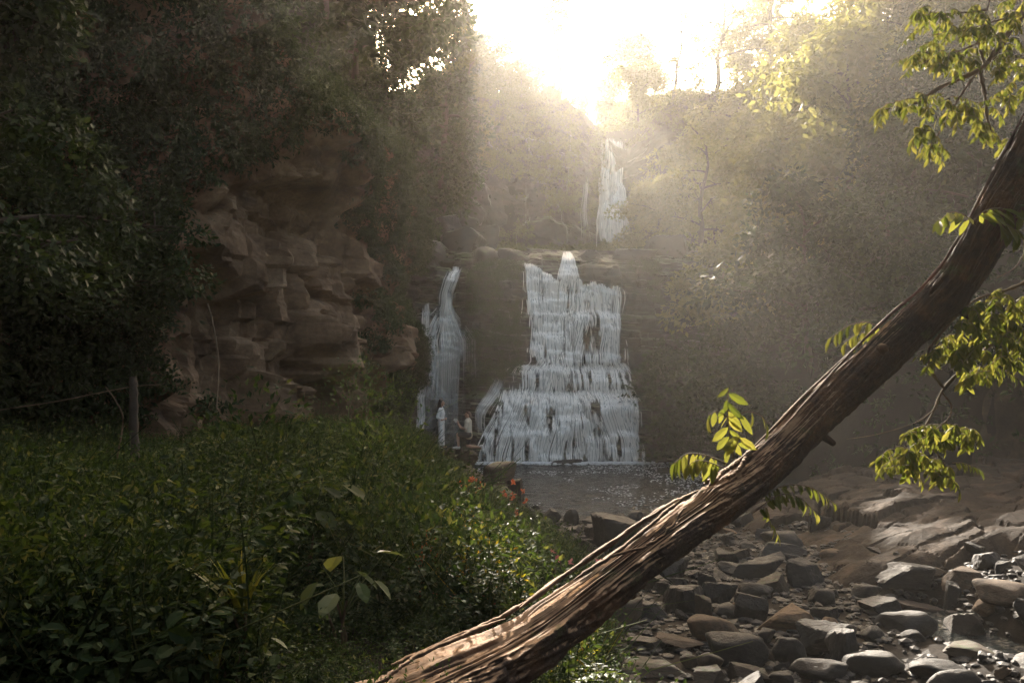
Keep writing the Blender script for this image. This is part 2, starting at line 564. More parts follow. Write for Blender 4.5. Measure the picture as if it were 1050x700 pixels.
w1 = fbm(X * .45, Y * .45, seed=84, octaves=5); w2 = fbm(X * 1.6, Y * 1.6, seed=85, octaves=4)
rx, ry = X * .95 + Y * .3, Y * .95 - X * .3
p1, e1 = plates(rx / 2.6 + .25 * w1, ry / 1.3 + .3 * w1 + .08 * w2, 301, .3, .34)
p2, e2 = plates(rx / .9 + .3 * w1 + .12 * w2, ry / .5 + .2 * w2, 311, .1, .12)
ter = p1 + p2 - .09 * np.clip(.08 - e1, 0, .08) / .08 - .03 * np.clip(.1 - e2, 0, .1) / .1 + .1 * w1 + .012 * fbm(X * 9, Y * 9, seed=90)
Zs = height(X, Y) - .5 + sh * (.66 + ter - ter.mean() + .05 * (X - 6))
mb = MB(); mb.add(np.stack([X, Y, Zs], -1).reshape(-1, 3), grid_faces(*X.shape))
tag(link("ground", mb.mesh("rock_shelf", smooth=False), M['slab']), kind='structure')

# ------------------------------------------------------------------ water
m, nt, b, out = new_mat("pool_water")
b.inputs["Base Color"].default_value = (.012, .015, .014, 1)
b.inputs["Roughness"].default_value = .06
b.inputs["IOR"].default_value = 1.33
h = math_node(nt, 'ADD', noise(nt, 2.0, 3, .5, dist=.4, stretch=(.7, 1.3, 1)), math_node(nt, 'MULTIPLY', noise(nt, 6.0, 3, .65, dist=.6, stretch=(.7, 1.4, 1)), .55))
bump(nt, b, h, 1.0, .3)
M['water'] = m
xs = axis([(-7, -4, .3), (-4, 11, .075), (11, 32, .4)]); ys = axis([(5, 20, .12), (20, 43.5, .085)])
X, Y = np.meshgrid(xs, ys, indexing='ij')
Zw = .02 * fbm(X * 1.2, Y * 1.9, seed=91, octaves=3) - .01 + sstep(19, 23, Y) * (.035 * fbm(X * 1.5, Y * 2.2, seed=92, octaves=2) + .03 * fbm(X * 3.6, Y * 4.6, seed=93, octaves=2))
mb = MB(); mb.add(np.stack([X, Y, Zw], -1).reshape(-1, 3), grid_faces(*X.shape))
tag(link("water", mb.mesh("water"), M['water']), kind='structure')

# ------------------------------------------------------------------ haze
hm = bpy.data.materials.new("haze_air"); hm.use_nodes = True
nt = hm.node_tree
nt.nodes.remove(nt.nodes["Principled BSDF"])
pv = nt.nodes.new("ShaderNodeVolumePrincipled")
pv.inputs["Color"].default_value = (*HAZE_COL, 1)
pv.inputs["Density"].default_value = HAZE_DENSITY
pv.inputs["Anisotropy"].default_value = HAZE_G
nt.links.new(pv.outputs[0], nt.nodes["Material Output"].inputs["Volume"])
bm = bmesh.new(); bmesh.ops.create_cube(bm, size=1.0)
me = bpy.data.meshes.new("haze"); bm.to_mesh(me); bm.free()
hz = link("haze", me, hm)
hz.scale = (154, 130, 62); hz.location = (0, 41, 28.5)
tag(hz, "pale sunlit mist filling the gorge", "haze", kind='stuff')


# ------------------------------------------------------------------ trees
def build_tree(seed, h, cr, limbs=9, clumps=5, per=70, leaf=.2, spread=.55, droop=.25, lean=(0, 0), bare=0.0, trunk_r=None, start=.35, flat=.6):
    """trunk with limbs, and a crown of leaf clumps round the branch ends; origin at the foot"""
    rng = np.random.default_rng(seed)
    tb, cb = MB(), MB()
    tr = trunk_r or h * .018
    n = 12
    zt = np.linspace(-.6, h * .86, n)
    wob = np.cumsum(rng.normal(0, h * .012, (n, 2)), axis=0)
    tp = np.stack([wob[:, 0] + lean[0] * (zt / h) ** 1.5, wob[:, 1] + lean[1] * (zt / h) ** 1.5, zt], 1)
    tube(tb, tp, np.linspace(tr * 1.25, tr * .3, n), 8)
    C, Dv = [], []
    for i in range(limbs):
        f = start + (1 - start) * (i + rng.random()) / limbs
        base = np.array([np.interp(f * (n - 1), range(n), tp[:, k]) for k in range(3)])
        az = i * 2.4 + rng.normal(0, .4)
        L = cr * (1.05 - .55 * max(f - .45, 0)) * rng.uniform(.7, 1.1)
        up = rng.uniform(.15, .7) + .5 * (f > .85)
        d = np.array([math.cos(az), math.sin(az), up]); d /= np.linalg.norm(d)
        t = np.linspace(0, 1, 7)[:, None]
        side = np.array([-d[1], d[0], 0]) * rng.normal(0, .25)
        lp = base + d * L * t + side * L * t * t - np.array([0, 0, droop]) * L * t * t
        tube(tb, lp, np.linspace(tr * .45, tr * .1, 7), 5)
        for j in range(clumps):
            q = rng.uniform(.35, 1.0)
            b0 = np.array([np.interp(q * 6, range(7), lp[:, k]) for k in range(3)])
            dd = rand_dirs(rng, 1, .2)[0] * np.array([1, 1, .7])
            e = b0 + dd * L * rng.uniform(.15, .42)
            tube(tb, np.array([b0, (b0 + e) / 2 + rng.normal(0, .08, 3), e]), [tr * .14, tr * .1, tr * .05], 4)
            if rng.random() < bare:
                continue
            C.append(e); Dv.append(dd)
    for e, dd in zip(C, Dv):
        k = int(per * rng.uniform(.6, 1.4))
        rad = spread * rng.uniform(.7, 1.4)
        u = rand_dirs(rng, k, .45)
        pts = e + u * np.array([1, 1, flat]) * rad * rng.uniform(.6, 1.15, (k, 1))
        pts[:, 2] -= (.3 + droop * .5) * np.hypot(pts[:, 0] - e[0], pts[:, 1] - e[1])
        d = rand_dirs(rng, k) * .8 + u * np.array([.8, .8, .1]) + np.array([0, 0, -.35])
        nr = u * 1.1 + rand_dirs(rng, k) * .22 + np.array([0, 0, .35])
        L = leaf * rng.uniform(.6, 1.35, k)
        leaves(cb, pts, d, nr, L, L * rng.uniform(.42, .6, k), .08)
    return tb.mesh("trunk"), cb.mesh("crown", smooth=False)


TREES = {
    'broad': build_tree(1, 10, 4.4, 10, 4, 250, .38, 1.1),
    'tall': build_tree(2, 14, 3.8, 13, 4, 240, .38, 1.05, start=.25),
    'round': build_tree(3, 7, 3.2, 10, 4, 230, .32, .85, start=.2),
    'airy': build_tree(4, 11, 3.4, 12, 5, 60, .26, .5, bare=.3, start=.25),
    'weeping': build_tree(5, 9, 3.8, 11, 5, 200, .31, .9, droop=.75, flat=.9),
    'shade': build_tree(15, 10, 4.4, 12, 6, 300, .17, .8),
    'sun_blocker': build_tree(12, 19, 3.4, 12, 7, 80, .32, .5, start=.7),  # added so its high crown keeps the sun off the air near the camera
    'bare': build_tree(6, 9, 2.6, 11, 6, 36, .22, .36, bare=.5, start=.2),
    'vine': build_tree(8, 13, 2.4, 20, 7, 100, .3, .62, droop=.9, flat=1.2, start=.12),
}


def place_tree(kind, x, y, sc, rz, label, leafm='leaf_far', group="trees of the gorge forest", name="forest_tree", dz=0, tilt=(0, 0), cat="tree"):
    tm, cm = TREES[kind]
    key = cm.name + leafm
    if key not in TREES:
        c2 = cm.copy(); c2.materials.clear(); c2.materials.append(M[leafm])
        TREES[key] = c2
        if len(tm.materials) == 0: tm.materials.append(M['bark'])
    t = thing(name, label, cat, (x, y, Hp(x, y) + dz), group, (tilt[0], tilt[1], rz), sc)
    link("trunk", tm, None, t)
    link("crown", TREES[key], None, t)
    return t


def at_px(px, y):
    return (px - 525) / FPX * y


#        kind      px    y    scale  leaf        label
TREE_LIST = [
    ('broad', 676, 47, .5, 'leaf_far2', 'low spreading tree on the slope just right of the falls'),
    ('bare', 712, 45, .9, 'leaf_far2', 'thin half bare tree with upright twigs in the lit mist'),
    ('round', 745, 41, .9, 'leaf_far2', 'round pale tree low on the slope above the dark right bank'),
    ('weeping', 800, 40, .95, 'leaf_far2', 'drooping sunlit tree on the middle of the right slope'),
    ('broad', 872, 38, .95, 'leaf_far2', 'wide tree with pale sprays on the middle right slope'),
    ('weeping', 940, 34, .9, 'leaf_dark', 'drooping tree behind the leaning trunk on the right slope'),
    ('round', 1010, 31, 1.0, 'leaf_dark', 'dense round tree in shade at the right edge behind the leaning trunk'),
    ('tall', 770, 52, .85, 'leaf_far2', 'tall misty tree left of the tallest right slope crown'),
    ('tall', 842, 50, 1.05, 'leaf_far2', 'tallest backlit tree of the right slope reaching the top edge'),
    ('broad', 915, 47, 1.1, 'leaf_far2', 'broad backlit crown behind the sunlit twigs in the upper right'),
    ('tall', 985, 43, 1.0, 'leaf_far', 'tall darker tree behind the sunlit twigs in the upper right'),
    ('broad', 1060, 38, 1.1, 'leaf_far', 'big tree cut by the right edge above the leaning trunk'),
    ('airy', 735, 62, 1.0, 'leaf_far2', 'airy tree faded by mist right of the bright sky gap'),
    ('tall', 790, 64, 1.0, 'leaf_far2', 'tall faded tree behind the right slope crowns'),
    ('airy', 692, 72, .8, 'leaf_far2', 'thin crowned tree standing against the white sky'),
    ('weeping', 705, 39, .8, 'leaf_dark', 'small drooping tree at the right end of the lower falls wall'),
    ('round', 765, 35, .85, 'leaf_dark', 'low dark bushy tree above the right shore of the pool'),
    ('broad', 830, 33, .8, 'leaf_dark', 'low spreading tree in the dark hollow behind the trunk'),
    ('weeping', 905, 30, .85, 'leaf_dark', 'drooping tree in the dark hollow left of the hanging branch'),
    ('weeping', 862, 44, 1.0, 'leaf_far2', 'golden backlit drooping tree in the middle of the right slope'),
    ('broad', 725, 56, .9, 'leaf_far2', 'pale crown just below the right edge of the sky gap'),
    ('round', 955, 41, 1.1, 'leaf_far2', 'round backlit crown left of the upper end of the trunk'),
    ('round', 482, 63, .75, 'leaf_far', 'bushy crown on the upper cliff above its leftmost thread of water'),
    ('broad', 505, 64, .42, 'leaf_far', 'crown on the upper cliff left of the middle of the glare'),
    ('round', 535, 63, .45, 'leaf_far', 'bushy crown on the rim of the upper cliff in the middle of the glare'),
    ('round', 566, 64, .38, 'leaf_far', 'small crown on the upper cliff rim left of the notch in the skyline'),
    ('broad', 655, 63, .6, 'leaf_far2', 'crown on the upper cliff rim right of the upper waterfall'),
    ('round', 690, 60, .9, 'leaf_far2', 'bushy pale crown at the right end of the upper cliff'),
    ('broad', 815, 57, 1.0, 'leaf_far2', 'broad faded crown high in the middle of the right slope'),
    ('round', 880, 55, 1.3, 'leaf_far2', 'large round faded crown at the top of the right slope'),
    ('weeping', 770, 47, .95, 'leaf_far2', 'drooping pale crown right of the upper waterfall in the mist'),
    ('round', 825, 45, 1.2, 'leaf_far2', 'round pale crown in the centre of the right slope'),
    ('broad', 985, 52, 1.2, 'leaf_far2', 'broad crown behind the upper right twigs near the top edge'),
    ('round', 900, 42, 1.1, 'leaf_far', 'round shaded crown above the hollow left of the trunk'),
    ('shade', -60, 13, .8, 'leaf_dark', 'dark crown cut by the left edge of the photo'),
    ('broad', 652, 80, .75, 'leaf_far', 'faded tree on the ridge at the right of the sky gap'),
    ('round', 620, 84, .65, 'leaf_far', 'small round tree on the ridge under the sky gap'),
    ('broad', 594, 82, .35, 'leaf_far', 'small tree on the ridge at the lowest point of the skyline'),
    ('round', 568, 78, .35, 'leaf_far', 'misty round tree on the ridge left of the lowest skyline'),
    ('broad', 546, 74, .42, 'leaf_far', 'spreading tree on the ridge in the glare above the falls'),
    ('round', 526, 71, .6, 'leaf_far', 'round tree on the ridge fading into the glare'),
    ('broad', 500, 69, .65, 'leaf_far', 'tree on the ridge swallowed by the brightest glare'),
    ('sun_blocker', 478, 71, 1.0, 'leaf_far', 'tall bare stemmed tree added in the glare, its crown above the top edge blocking the sun'),
    ('sun_blocker', 574, 76, .7, 'leaf_far', 'thin bare stemmed tree added as a sun blocker in the sky gap right of the brightest glare'),
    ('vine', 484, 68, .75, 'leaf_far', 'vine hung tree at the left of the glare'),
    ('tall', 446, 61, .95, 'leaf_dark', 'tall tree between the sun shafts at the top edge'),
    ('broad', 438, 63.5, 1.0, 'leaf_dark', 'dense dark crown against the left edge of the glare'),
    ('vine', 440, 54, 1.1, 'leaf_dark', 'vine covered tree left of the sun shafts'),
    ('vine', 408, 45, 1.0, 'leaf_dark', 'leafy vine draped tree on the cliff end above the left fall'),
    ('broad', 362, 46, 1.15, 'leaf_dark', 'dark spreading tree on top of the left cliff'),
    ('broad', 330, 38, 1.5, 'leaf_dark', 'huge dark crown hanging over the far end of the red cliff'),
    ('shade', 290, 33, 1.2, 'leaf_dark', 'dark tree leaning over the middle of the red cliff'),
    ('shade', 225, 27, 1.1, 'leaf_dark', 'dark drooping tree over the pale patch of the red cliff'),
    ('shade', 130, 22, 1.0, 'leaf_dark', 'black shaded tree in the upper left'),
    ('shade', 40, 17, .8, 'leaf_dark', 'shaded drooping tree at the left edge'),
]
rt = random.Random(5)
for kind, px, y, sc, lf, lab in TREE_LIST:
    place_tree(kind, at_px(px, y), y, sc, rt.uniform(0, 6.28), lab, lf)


# ------------------------------------------------------------------ scattered growth
def spray_proto(seed, n=36, leaf=.16, rad=.5, up=.5, aspect=.45):
    """a bushy spray of leaves on a few stems, about one metre across"""
    rng = np.random.default_rng(seed)
    b = MB()
    for _ in range(6):
        az = rng.uniform(0, 6.28); L = rad * rng.uniform(.7, 1.3)
        d = np.array([math.cos(az) * .8, math.sin(az) * .8, up * rng.uniform(.6, 1.5)])
        k = n // 6
        t = rng.uniform(.25, 1.05, k)[:, None]
        p = d * L * t + rng.normal(0, .07 * rad, (k, 3)) - np.array([0, 0, .3]) * L * t * t
        dd = d * .5 + rand_dirs(rng, k) * .8 - np.array([0, 0, .25])
        l = leaf * rng.uniform(.6, 1.3, k)
        leaves(b, p, dd, rand_dirs(rng, k) * .5 + np.array([0, 0, 1.0]), l, l * aspect, .2)
    return b


def scatter(protos, pos, scale, mb, seed=0, up=None, tilt=.3):
    rng = np.random.default_rng(seed)
    pos = np.asarray(pos, float)
    pick = rng.integers(0, len(protos), len(pos))
    for k, pr in enumerate(protos):
        sel = np.where(pick == k)[0]
        if len(sel) == 0: continue
        V = np.concatenate(pr.v).astype(float)
        for fl in (pr.f3, pr.f4):
            if not fl: continue
            F = np.concatenate(fl)
            a = rng.uniform(0, 6.28, len(sel))
            z = np.array([0, 0, 1.0]) + rng.normal(0, tilt, (len(sel), 3))
            if up is not None: z = z + up[sel]
            z /= np.linalg.norm(z, axis=1, keepdims=True)
            h0 = np.stack([np.cos(a), np.sin(a), 0 * a], 1)
            x = np.cross(h0, z); x /= np.linalg.norm(x, axis=1, keepdims=True)
            y = np.cross(z, x)
            s = (np.broadcast_to(scale, (len(pos),))[sel])[:, None, None]
            W = (V[None, :, 0:1] * x[:, None] + V[None, :, 1:2] * y[:, None] + V[None, :, 2:3] * z[:, None]) * s + pos[sel][:, None]
            mb.add(W.reshape(-1, 3), (F[None] + (np.arange(len(sel)) * len(V))[:, None, None]).reshape(-1, F.shape[1]))


SPRAY = [spray_proto(100 + k, 42, .15, .55, .6) for k in range(5)]
SPRAY_BIG = [spray_proto(120 + k, 30, .26, .6, .5, .5) for k in range(4)]
rng = np.random.default_rng(11)


def hill_points(n, x0, x1, y0, y1, cond):
    x = rng.uniform(x0, x1, n); y = rng.uniform(y0, y1, n)
    k = cond(x, y)
    x, y = x[k], y[k]
    return np.stack([x, y, height(x, y)], 1)


rf_at = lambda y: np.interp(y, RFOOT[:, 1], RFOOT[:, 0])
lx_at = lambda y: np.interp(y, LCLIFF[:, 1], LCLIFF[:, 0])
# right slope
p = hill_points(7000, 7, 40, 15, 70, lambda x, y: (x > rf_at(y) - .2) & (x < rf_at(y) + 17))
mb = MB(); scatter(SPRAY + SPRAY_BIG, p, rng.uniform(.7, 1.6, len(p)), mb, 1)
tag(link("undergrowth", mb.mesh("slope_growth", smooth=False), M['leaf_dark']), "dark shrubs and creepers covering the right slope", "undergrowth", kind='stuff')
# left slope above the cliff
p = hill_points(17000, -26, -4, 6, 62, lambda x, y: (x < lx_at(y) + .1) & (x > lx_at(y) - 11))
mb = MB(); scatter(SPRAY + SPRAY_BIG, p, rng.uniform(.7, 1.5, len(p)), mb, 2)
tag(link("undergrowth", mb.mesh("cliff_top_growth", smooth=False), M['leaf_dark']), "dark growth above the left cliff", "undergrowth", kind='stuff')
# ridge
p = hill_points(7000, -12, 20, 58, 84, lambda x, y: x > -20)
mb = MB(); scatter(SPRAY + SPRAY_BIG, p, rng.uniform(.8, 1.7, len(p)), mb, 3)
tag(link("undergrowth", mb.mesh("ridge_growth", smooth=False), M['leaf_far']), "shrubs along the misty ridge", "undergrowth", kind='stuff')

# creepers on the left cliff: everywhere but on the bare red face
X, Y, Z, nx, ny = LC
ii = rng.integers(0, X.shape[0], 40000); jj = rng.integers(0, X.shape[1], 40000)
cp = np.stack([X[ii, jj], Y[ii, jj], Z[ii, jj]], 1)
ppx = 525 + FPX * cp[:, 0] / cp[:, 1]
nse = fbm(cp[:, 1] * .35, cp[:, 2] * .45, seed=41, octaves=3)
bare_top = np.interp(cp[:, 1], [10, 18, 20, 24, 29, 33, 36], [0, 2.5, 9.0, 10.4, 9.0, 7.0, 2])
keep = (cp[:, 2] > bare_top + 1.6 * nse) | (nse > .5)
cp = cp[keep]
upv = np.stack([nx[ii[keep]], ny[ii[keep]], np.zeros(len(cp))], 1) * .9
mb = MB(); scatter(SPRAY, cp, rng.uniform(.55, 1.2, len(cp)), mb, 4, up=upv)
tag(link("creepers", mb.mesh("creepers", smooth=False), M['leaf_dark']), "dark creepers hanging over the left cliff", "creepers", kind='stuff')

# ------------------------------------------------------------------ waterfalls
m, nt, b, out = new_mat("falling_water")
b.inputs["Base Color"].default_value = (.95, .92, .87, 1)
b.inputs["Roughness"].default_value = .35
at = nt.nodes.new("ShaderNodeAttribute"); at.attribute_name = "dens"
tp = nt.nodes.new("ShaderNodeBsdfTransparent")
trn = nt.nodes.new("ShaderNodeBsdfTranslucent"); trn.inputs[0].default_value = (.8, .81, .82, 1)
m1 = nt.nodes.new("ShaderNodeMixShader"); m1.inputs[0].default_value = .08
nt.links.new(b.outputs[0], m1.inputs[1]); nt.links.new(trn.outputs[0], m1.inputs[2])
m2 = nt.nodes.new("ShaderNodeMixShader")
nt.links.new(math_node(nt, 'MULTIPLY', at.outputs["Fac"], 1.0, True), m2.inputs[0])
nt.links.new(tp.outputs[0], m2.inputs[1]); nt.links.new(m1.outputs[0], m2.inputs[2])
nt.links.new(m2.outputs[0], out.inputs[0])
M['falls'] = m


def strands(mb, x0, z_top, z_bot, wid, dens, yfun, drift=None, seed=0, dz=.09, off=.06, gap=.0, gap_scale=(1.3, .35), wig=.04, meander=.12, fade=None):
    """thin falling threads of water: arrays of start x, top z, bottom z, width and density"""
    r = np.random.default_rng(seed)
    N = len(x0); T = int(np.clip(np.max(z_top - z_bot) / dz, 6, 90))
    t = np.linspace(0, 1, T)[None]
    z = z_top[:, None] + (z_bot - z_top)[:, None] * t
    x = np.repeat(np.asarray(x0, float)[:, None], T, 1)
    if drift is not None:
        x = drift(x, z)
    step = (z_top - z_bot)[:, None] / T
    m_ = np.zeros(N)
    for k in range(1, T):                                      # threads follow the rock, join and part
        m_ = m_ + (vnoise((x[:, k] + m_) * 2.3, z[:, k] * 1.6, seed=seed + 1) - .5) * step[:, 0] * meander * 4 + r.normal(0, .1, N) * wig * step[:, 0] * 4
        x[:, k] += m_
    yf = yfun(x.ravel(), z.ravel()).reshape(N, T) - off * r.uniform(.5, 1.6, (N, 1))
    k = np.arange(T)[None] * .015
    y = np.minimum.accumulate(yf - k, axis=1) + k               # water leaves a lip and falls clear until the next ledge
    g = vnoise(x * gap_scale[0], z * gap_scale[1], seed=seed + 5) * .6 + vnoise(x * gap_scale[0] * 3.1, z * gap_scale[1] * 2.4, seed=seed + 6) * .4
    a = np.clip((g - gap) / .16, 0, 1) * dens[:, None]
    if fade is not None:
        a = a * (fade[2] + (1 - fade[2]) * sstep(fade[0], fade[1], z))
    e = np.minimum(np.arange(T), np.arange(T)[::-1])[None] / 3.0
    w = wid[:, None] * (.5 + 1.0 * vnoise(z * 2.3 + np.arange(N)[:, None] * 3.1, x * 2, seed=seed)) * np.clip(e + .15, 0, 1)
    L = np.stack([x - w, y + .02, z], 2); C = np.stack([x, y - w * .6, z], 2); Rr = np.stack([x + w, y + .02, z], 2)
    v = np.stack([L, C, Rr], 1)
    f = (grid_faces(3, T)[None] + (np.arange(N) * 3 * T)[:, None, None]).reshape(-1, 4)
    mb.add(v.reshape(-1, 3), f, (a[:, None, :] * np.array([.0, 1.0, .0])[None, :, None]).ravel())


def lower_y(x, z):
    return face_y(x, z) - fall_disp(x, z)


rng = np.random.default_rng(77)
XC = (590 - 525) / FPX * 42


def main_drift(x, z):
    d = x - XC
    k = 1 + .16 * sstep(4.8, 4.2, z) + .42 * sstep(3.6, 0.2, z)
    sh = np.where(d < 0, 1.15, .55)
    return XC + d * (1 + (k - 1) * sh) + .1 * np.sin(z * .9 + x * 2)


def px2x(p, y=42.0):
    return (p - 525) / FPX * y


falls = thing("waterfall", "wide white waterfall stepping down three rock ledges into the pool", "waterfall", (0, 0, 0))
mb = MB()


def lip_z(pxs):
    return np.interp(pxs, [540, 548, 560, 575, 580, 632], [9.75, 9.7, 9.3, 9.05, 8.9, 8.55])


def tier(n, lo, hi, zt, zb, seed, w=(.02, .055), dn=(1.0, 1.8), gap=.3, peaks=(), **kw):
    r = np.random.default_rng(seed)
    pxs = r.uniform(lo, hi, n)
    for q, (m_, sd_, fr) in enumerate(peaks):
        k = r.random(n) < fr
        pxs[k] = r.normal(m_, sd_, k.sum())
    pxs = np.clip(pxs, lo - 3, hi + 3) + r.normal(0, 1.6, n) + 4 * (r.random(n) < .08) * r.normal(0, 1, n)
    x = px2x(pxs)
    bmp = .16 * (vnoise(x * 1.7, x * 0 + seed * .37, seed=seed, sharp=.6) - .5)
    top = (lip_z(pxs) + .5 * (vnoise(x * 2.2, x * 0 + 5, seed=299, sharp=.5) - .6) if zt is None else np.full(n, float(zt)) + bmp) + r.uniform(-.08, .08, n)
    bot = (np.full(n, float(zb)) + bmp * (zb > 1)) + r.uniform(-.1, .25, n) * (1 if zb > 1 else .4)
    ww, dd = r.uniform(*w, n), r.uniform(*dn, n)
    q = r.random(n) < .5
    strands(mb, x[q], top[q], bot[q], ww[q], dd[q], lower_y, main_drift, seed, gap=gap - .0, gap_scale=(4.2, .5), **kw)
    q = ~q
    strands(mb, x[q], top[q], bot[q], ww[q] * .8, dd[q], lower_y, main_drift, seed + 1000, gap=gap + .2, gap_scale=(2.6, 1.5), **kw)


tier(420, 541, 579, None, 7.1, 201, peaks=[(551, 4, .2), (570, 6, .3)], gap=.22)
tier(420, 577, 634, None, 4.5, 202, peaks=[(588, 4, .15), (603, 4, .2), (625, 4, .3)], gap=.34)
tier(520, 546, 602, 7.15, 4.5, 203, peaks=[(570, 8, .45), (552, 4, .1)], gap=.28)
tier(560, 537, 634, 4.5, 3.2, 204, peaks=[(566, 8, .2), (612, 7, .15)], gap=.33)
tier(900, 530, 636, 3.25, -.05, 205, peaks=[(560, 10, .2), (585, 8, .15), (620, 6, .15)], gap=.3, w=(.02, .055))
tier(260, 541, 634, None, 8.3, 206, w=(.025, .06), gap=.1)                 # bright rims where the water turns over each lip
tier(200, 544, 600, 7.25, 6.9, 207, w=(.025, .06), gap=.25)
tier(380, 536, 636, 4.58, 4.15, 208, w=(.025, .065), gap=.22)
tier(420, 528, 638, 3.35, 2.85, 209, w=(.025, .065), gap=.2)
link("cascade", mb.mesh("cascade", attr=True), M['falls'], falls)
mb = MB()                                                      # the side trickle left of the lower ledges
n = 70
strands(mb, px2x(rng.normal(514, 4, n), 40), rng.uniform(3.6, 3.9, n), rng.uniform(1.2, 2.4, n), rng.uniform(.016, .04, n), rng.uniform(.25, .7, n), lower_y,
        lambda x, z: x - .85 * sstep(3.9, 2.0, z), 251, gap=.3)
link("side_trickle", mb.mesh("side_trickle", attr=True), M['falls'], falls)
mb = MB()                                                      # the chute feeding the lip
n = 90
strands(mb, px2x(583, 42.6) + rng.normal(0, .12, n), rng.uniform(10.3, 10.6, n), rng.uniform(8.6, 9.1, n), rng.uniform(.025, .05, n), rng.uniform(1.0, 1.6, n), lower_y,
        lambda x, z: px2x(583, 42.6) + (x - px2x(583, 42.6)) * np.interp(z, [8.8, 10.4], [2.0, .8]), 261, gap=.05, off=.12, meander=.05)
link("feeding_chute", mb.mesh("feeding_chute", attr=True), M['falls'], falls)

lf = thing("waterfall", "narrow waterfall fanning into a thin veil left of the wide one", "waterfall", (0, 0, 0))
mb = MB()


def left_drift(x, z):
    u = x - px2x(459)
    c = px2x(np.interp(z, [5.5, 7.0, 8.2, 9.5], [458, 456, 458, 466]))
    return c + u * np.interp(z, [0, 5.8, 6.8, 7.6, 9.6], [3.1, 3.0, 1.7, .6, .6])


n = 420
strands(mb, px2x(459 + rng.normal(0, 4.2, n)), rng.uniform(9.2, 9.6, n), rng.uniform(-.1, 5.2, n), rng.uniform(.02, .05, n), rng.uniform(.25, .7, n) * .9, lower_y, left_drift, 271, fade=(1.0, 6.0, .3), gap=.2, gap_scale=(2.4, .3), wig=.008, meander=.04)
strands(mb, px2x(459 + rng.normal(0, 2.6, 160)), rng.uniform(9.3, 9.7, 160), rng.uniform(5, 7.2, 160), rng.uniform(.025, .06, 160), rng.uniform(.8, 1.2, 160), lower_y, left_drift, 281, gap=.1, wig=.01, meander=.05)
strands(mb, px2x(437 + rng.normal(0, 1.3, 90)), rng.uniform(7.2, 7.8, 90), rng.uniform(-.1, 2, 90), rng.uniform(.016, .04, 90), rng.uniform(.3, .8, 90), lower_y, None, 291, gap=.2, wig=.01, meander=.05)
link("veil", mb.mesh("veil", attr=True), M['falls'], lf)

# upper fall and the thin threads on the upper cliff



def upper_y(x, z):
    j = np.clip(((np.asarray(z) - 10) / .16).astype(int), 0, UCX.shape[1] - 1)
    return np.array([np.interp(xx, UCX[:, jj], UCY[:, jj]) for xx, jj in zip(np.atleast_1d(x), np.atleast_1d(j))])


def upper_fall(label, px, sdp, n, zt, zb, w, dn, seed):
    r2 = np.random.default_rng(seed)
    mb = MB()
    xx = px2x(px + r2.normal(0, sdp, n), 60)
    strands(mb, xx, zt + r2.uniform(-.4, .2, n), zb + r2.uniform(0, 1.2, n) ** 2, r2.uniform(*w, n), r2.uniform(*dn, n), upper_y, lambda x, z: px2x(px, 60) + (x - px2x(px, 60)) * np.interp(z, [zb, zt], [1.25, .75]), seed, dz=.2, off=.15, gap=.15, wig=.02)
    o = link("waterfall", mb.mesh("upper_waterfall", attr=True), M['falls'])
    return tag(o, label, "waterfall")


upper_fall("upper waterfall dropping white behind the ledge of the wide fall", 632, 5.0, 320, 21.5, 13.2, (.04, .11), (.7, 1.2), 301)
upper_fall("faint thread of water left of the upper waterfall", 601, 1.5, 22, 20.5, 13.8, (.02, .04), (.2, .5), 302)
upper_fall("short pale thread of water high in the mist above the narrow fall", 483, 1.6, 26, 22.0, 19.0, (.02, .04), (.3, .6), 303)
upper_fall("faint thread of water at the far left of the upper cliff", 461, 1.6, 20, 21.5, 18.6, (.02, .04), (.2, .5), 304)

# foam where the falls meet the pool
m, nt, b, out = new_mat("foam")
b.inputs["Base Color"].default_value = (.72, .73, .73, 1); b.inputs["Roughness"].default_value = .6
M['foam'] = m  # shared with the flecks that imitate glints on the pool
ico = bmesh.new(); bmesh.ops.create_icosphere(ico, subdivisions=1, radius=1.0)
IV = np.array([v.co[:] for v in ico.verts]); IF = np.array([[v.index for v in f.verts] for f in ico.faces]); ico.free()


def blobs(mb, c, r):
    c = np.asarray(c, float); r = np.asarray(r, float).reshape(len(c), -1)
    mb.add((IV[None] * r[:, None, :] + c[:, None]).reshape(-1, 3), (IF[None] + (np.arange(len(c)) * len(IV))[:, None, None]).reshape(-1, 3))


mb = MB()
n = 2600
xx = np.concatenate([rng.uniform(px2x(497, 38), px2x(652, 38), n // 2), rng.normal(px2x(530, 38), 1.0, n // 4), rng.normal(px2x(635, 38), .8, n - n // 2 - n // 4)])
yy = np.minimum(lower_y(xx, xx * 0 + .05), 38.6) - np.abs(rng.normal(0, .3, n)) - .02
r = rng.uniform(.02, .09, (n, 1)) * np.array([[1.4, 1.0, .55]])
blobs(mb, np.stack([xx, yy, rng.uniform(-.02, .05, n)], 1), r)
link("foam", mb.mesh("foam"), M['foam'], falls)


# ------------------------------------------------------------------ stones
ico = bmesh.new(); bmesh.ops.create_icosphere(ico, subdivisions=4, radius=1.0)
SV = np.array([v.co[:] for v in ico.verts]); SF = np.array([[v.index for v in f.verts] for f in ico.faces]); ico.free()
SV /= np.linalg.norm(SV, axis=1, keepdims=True)


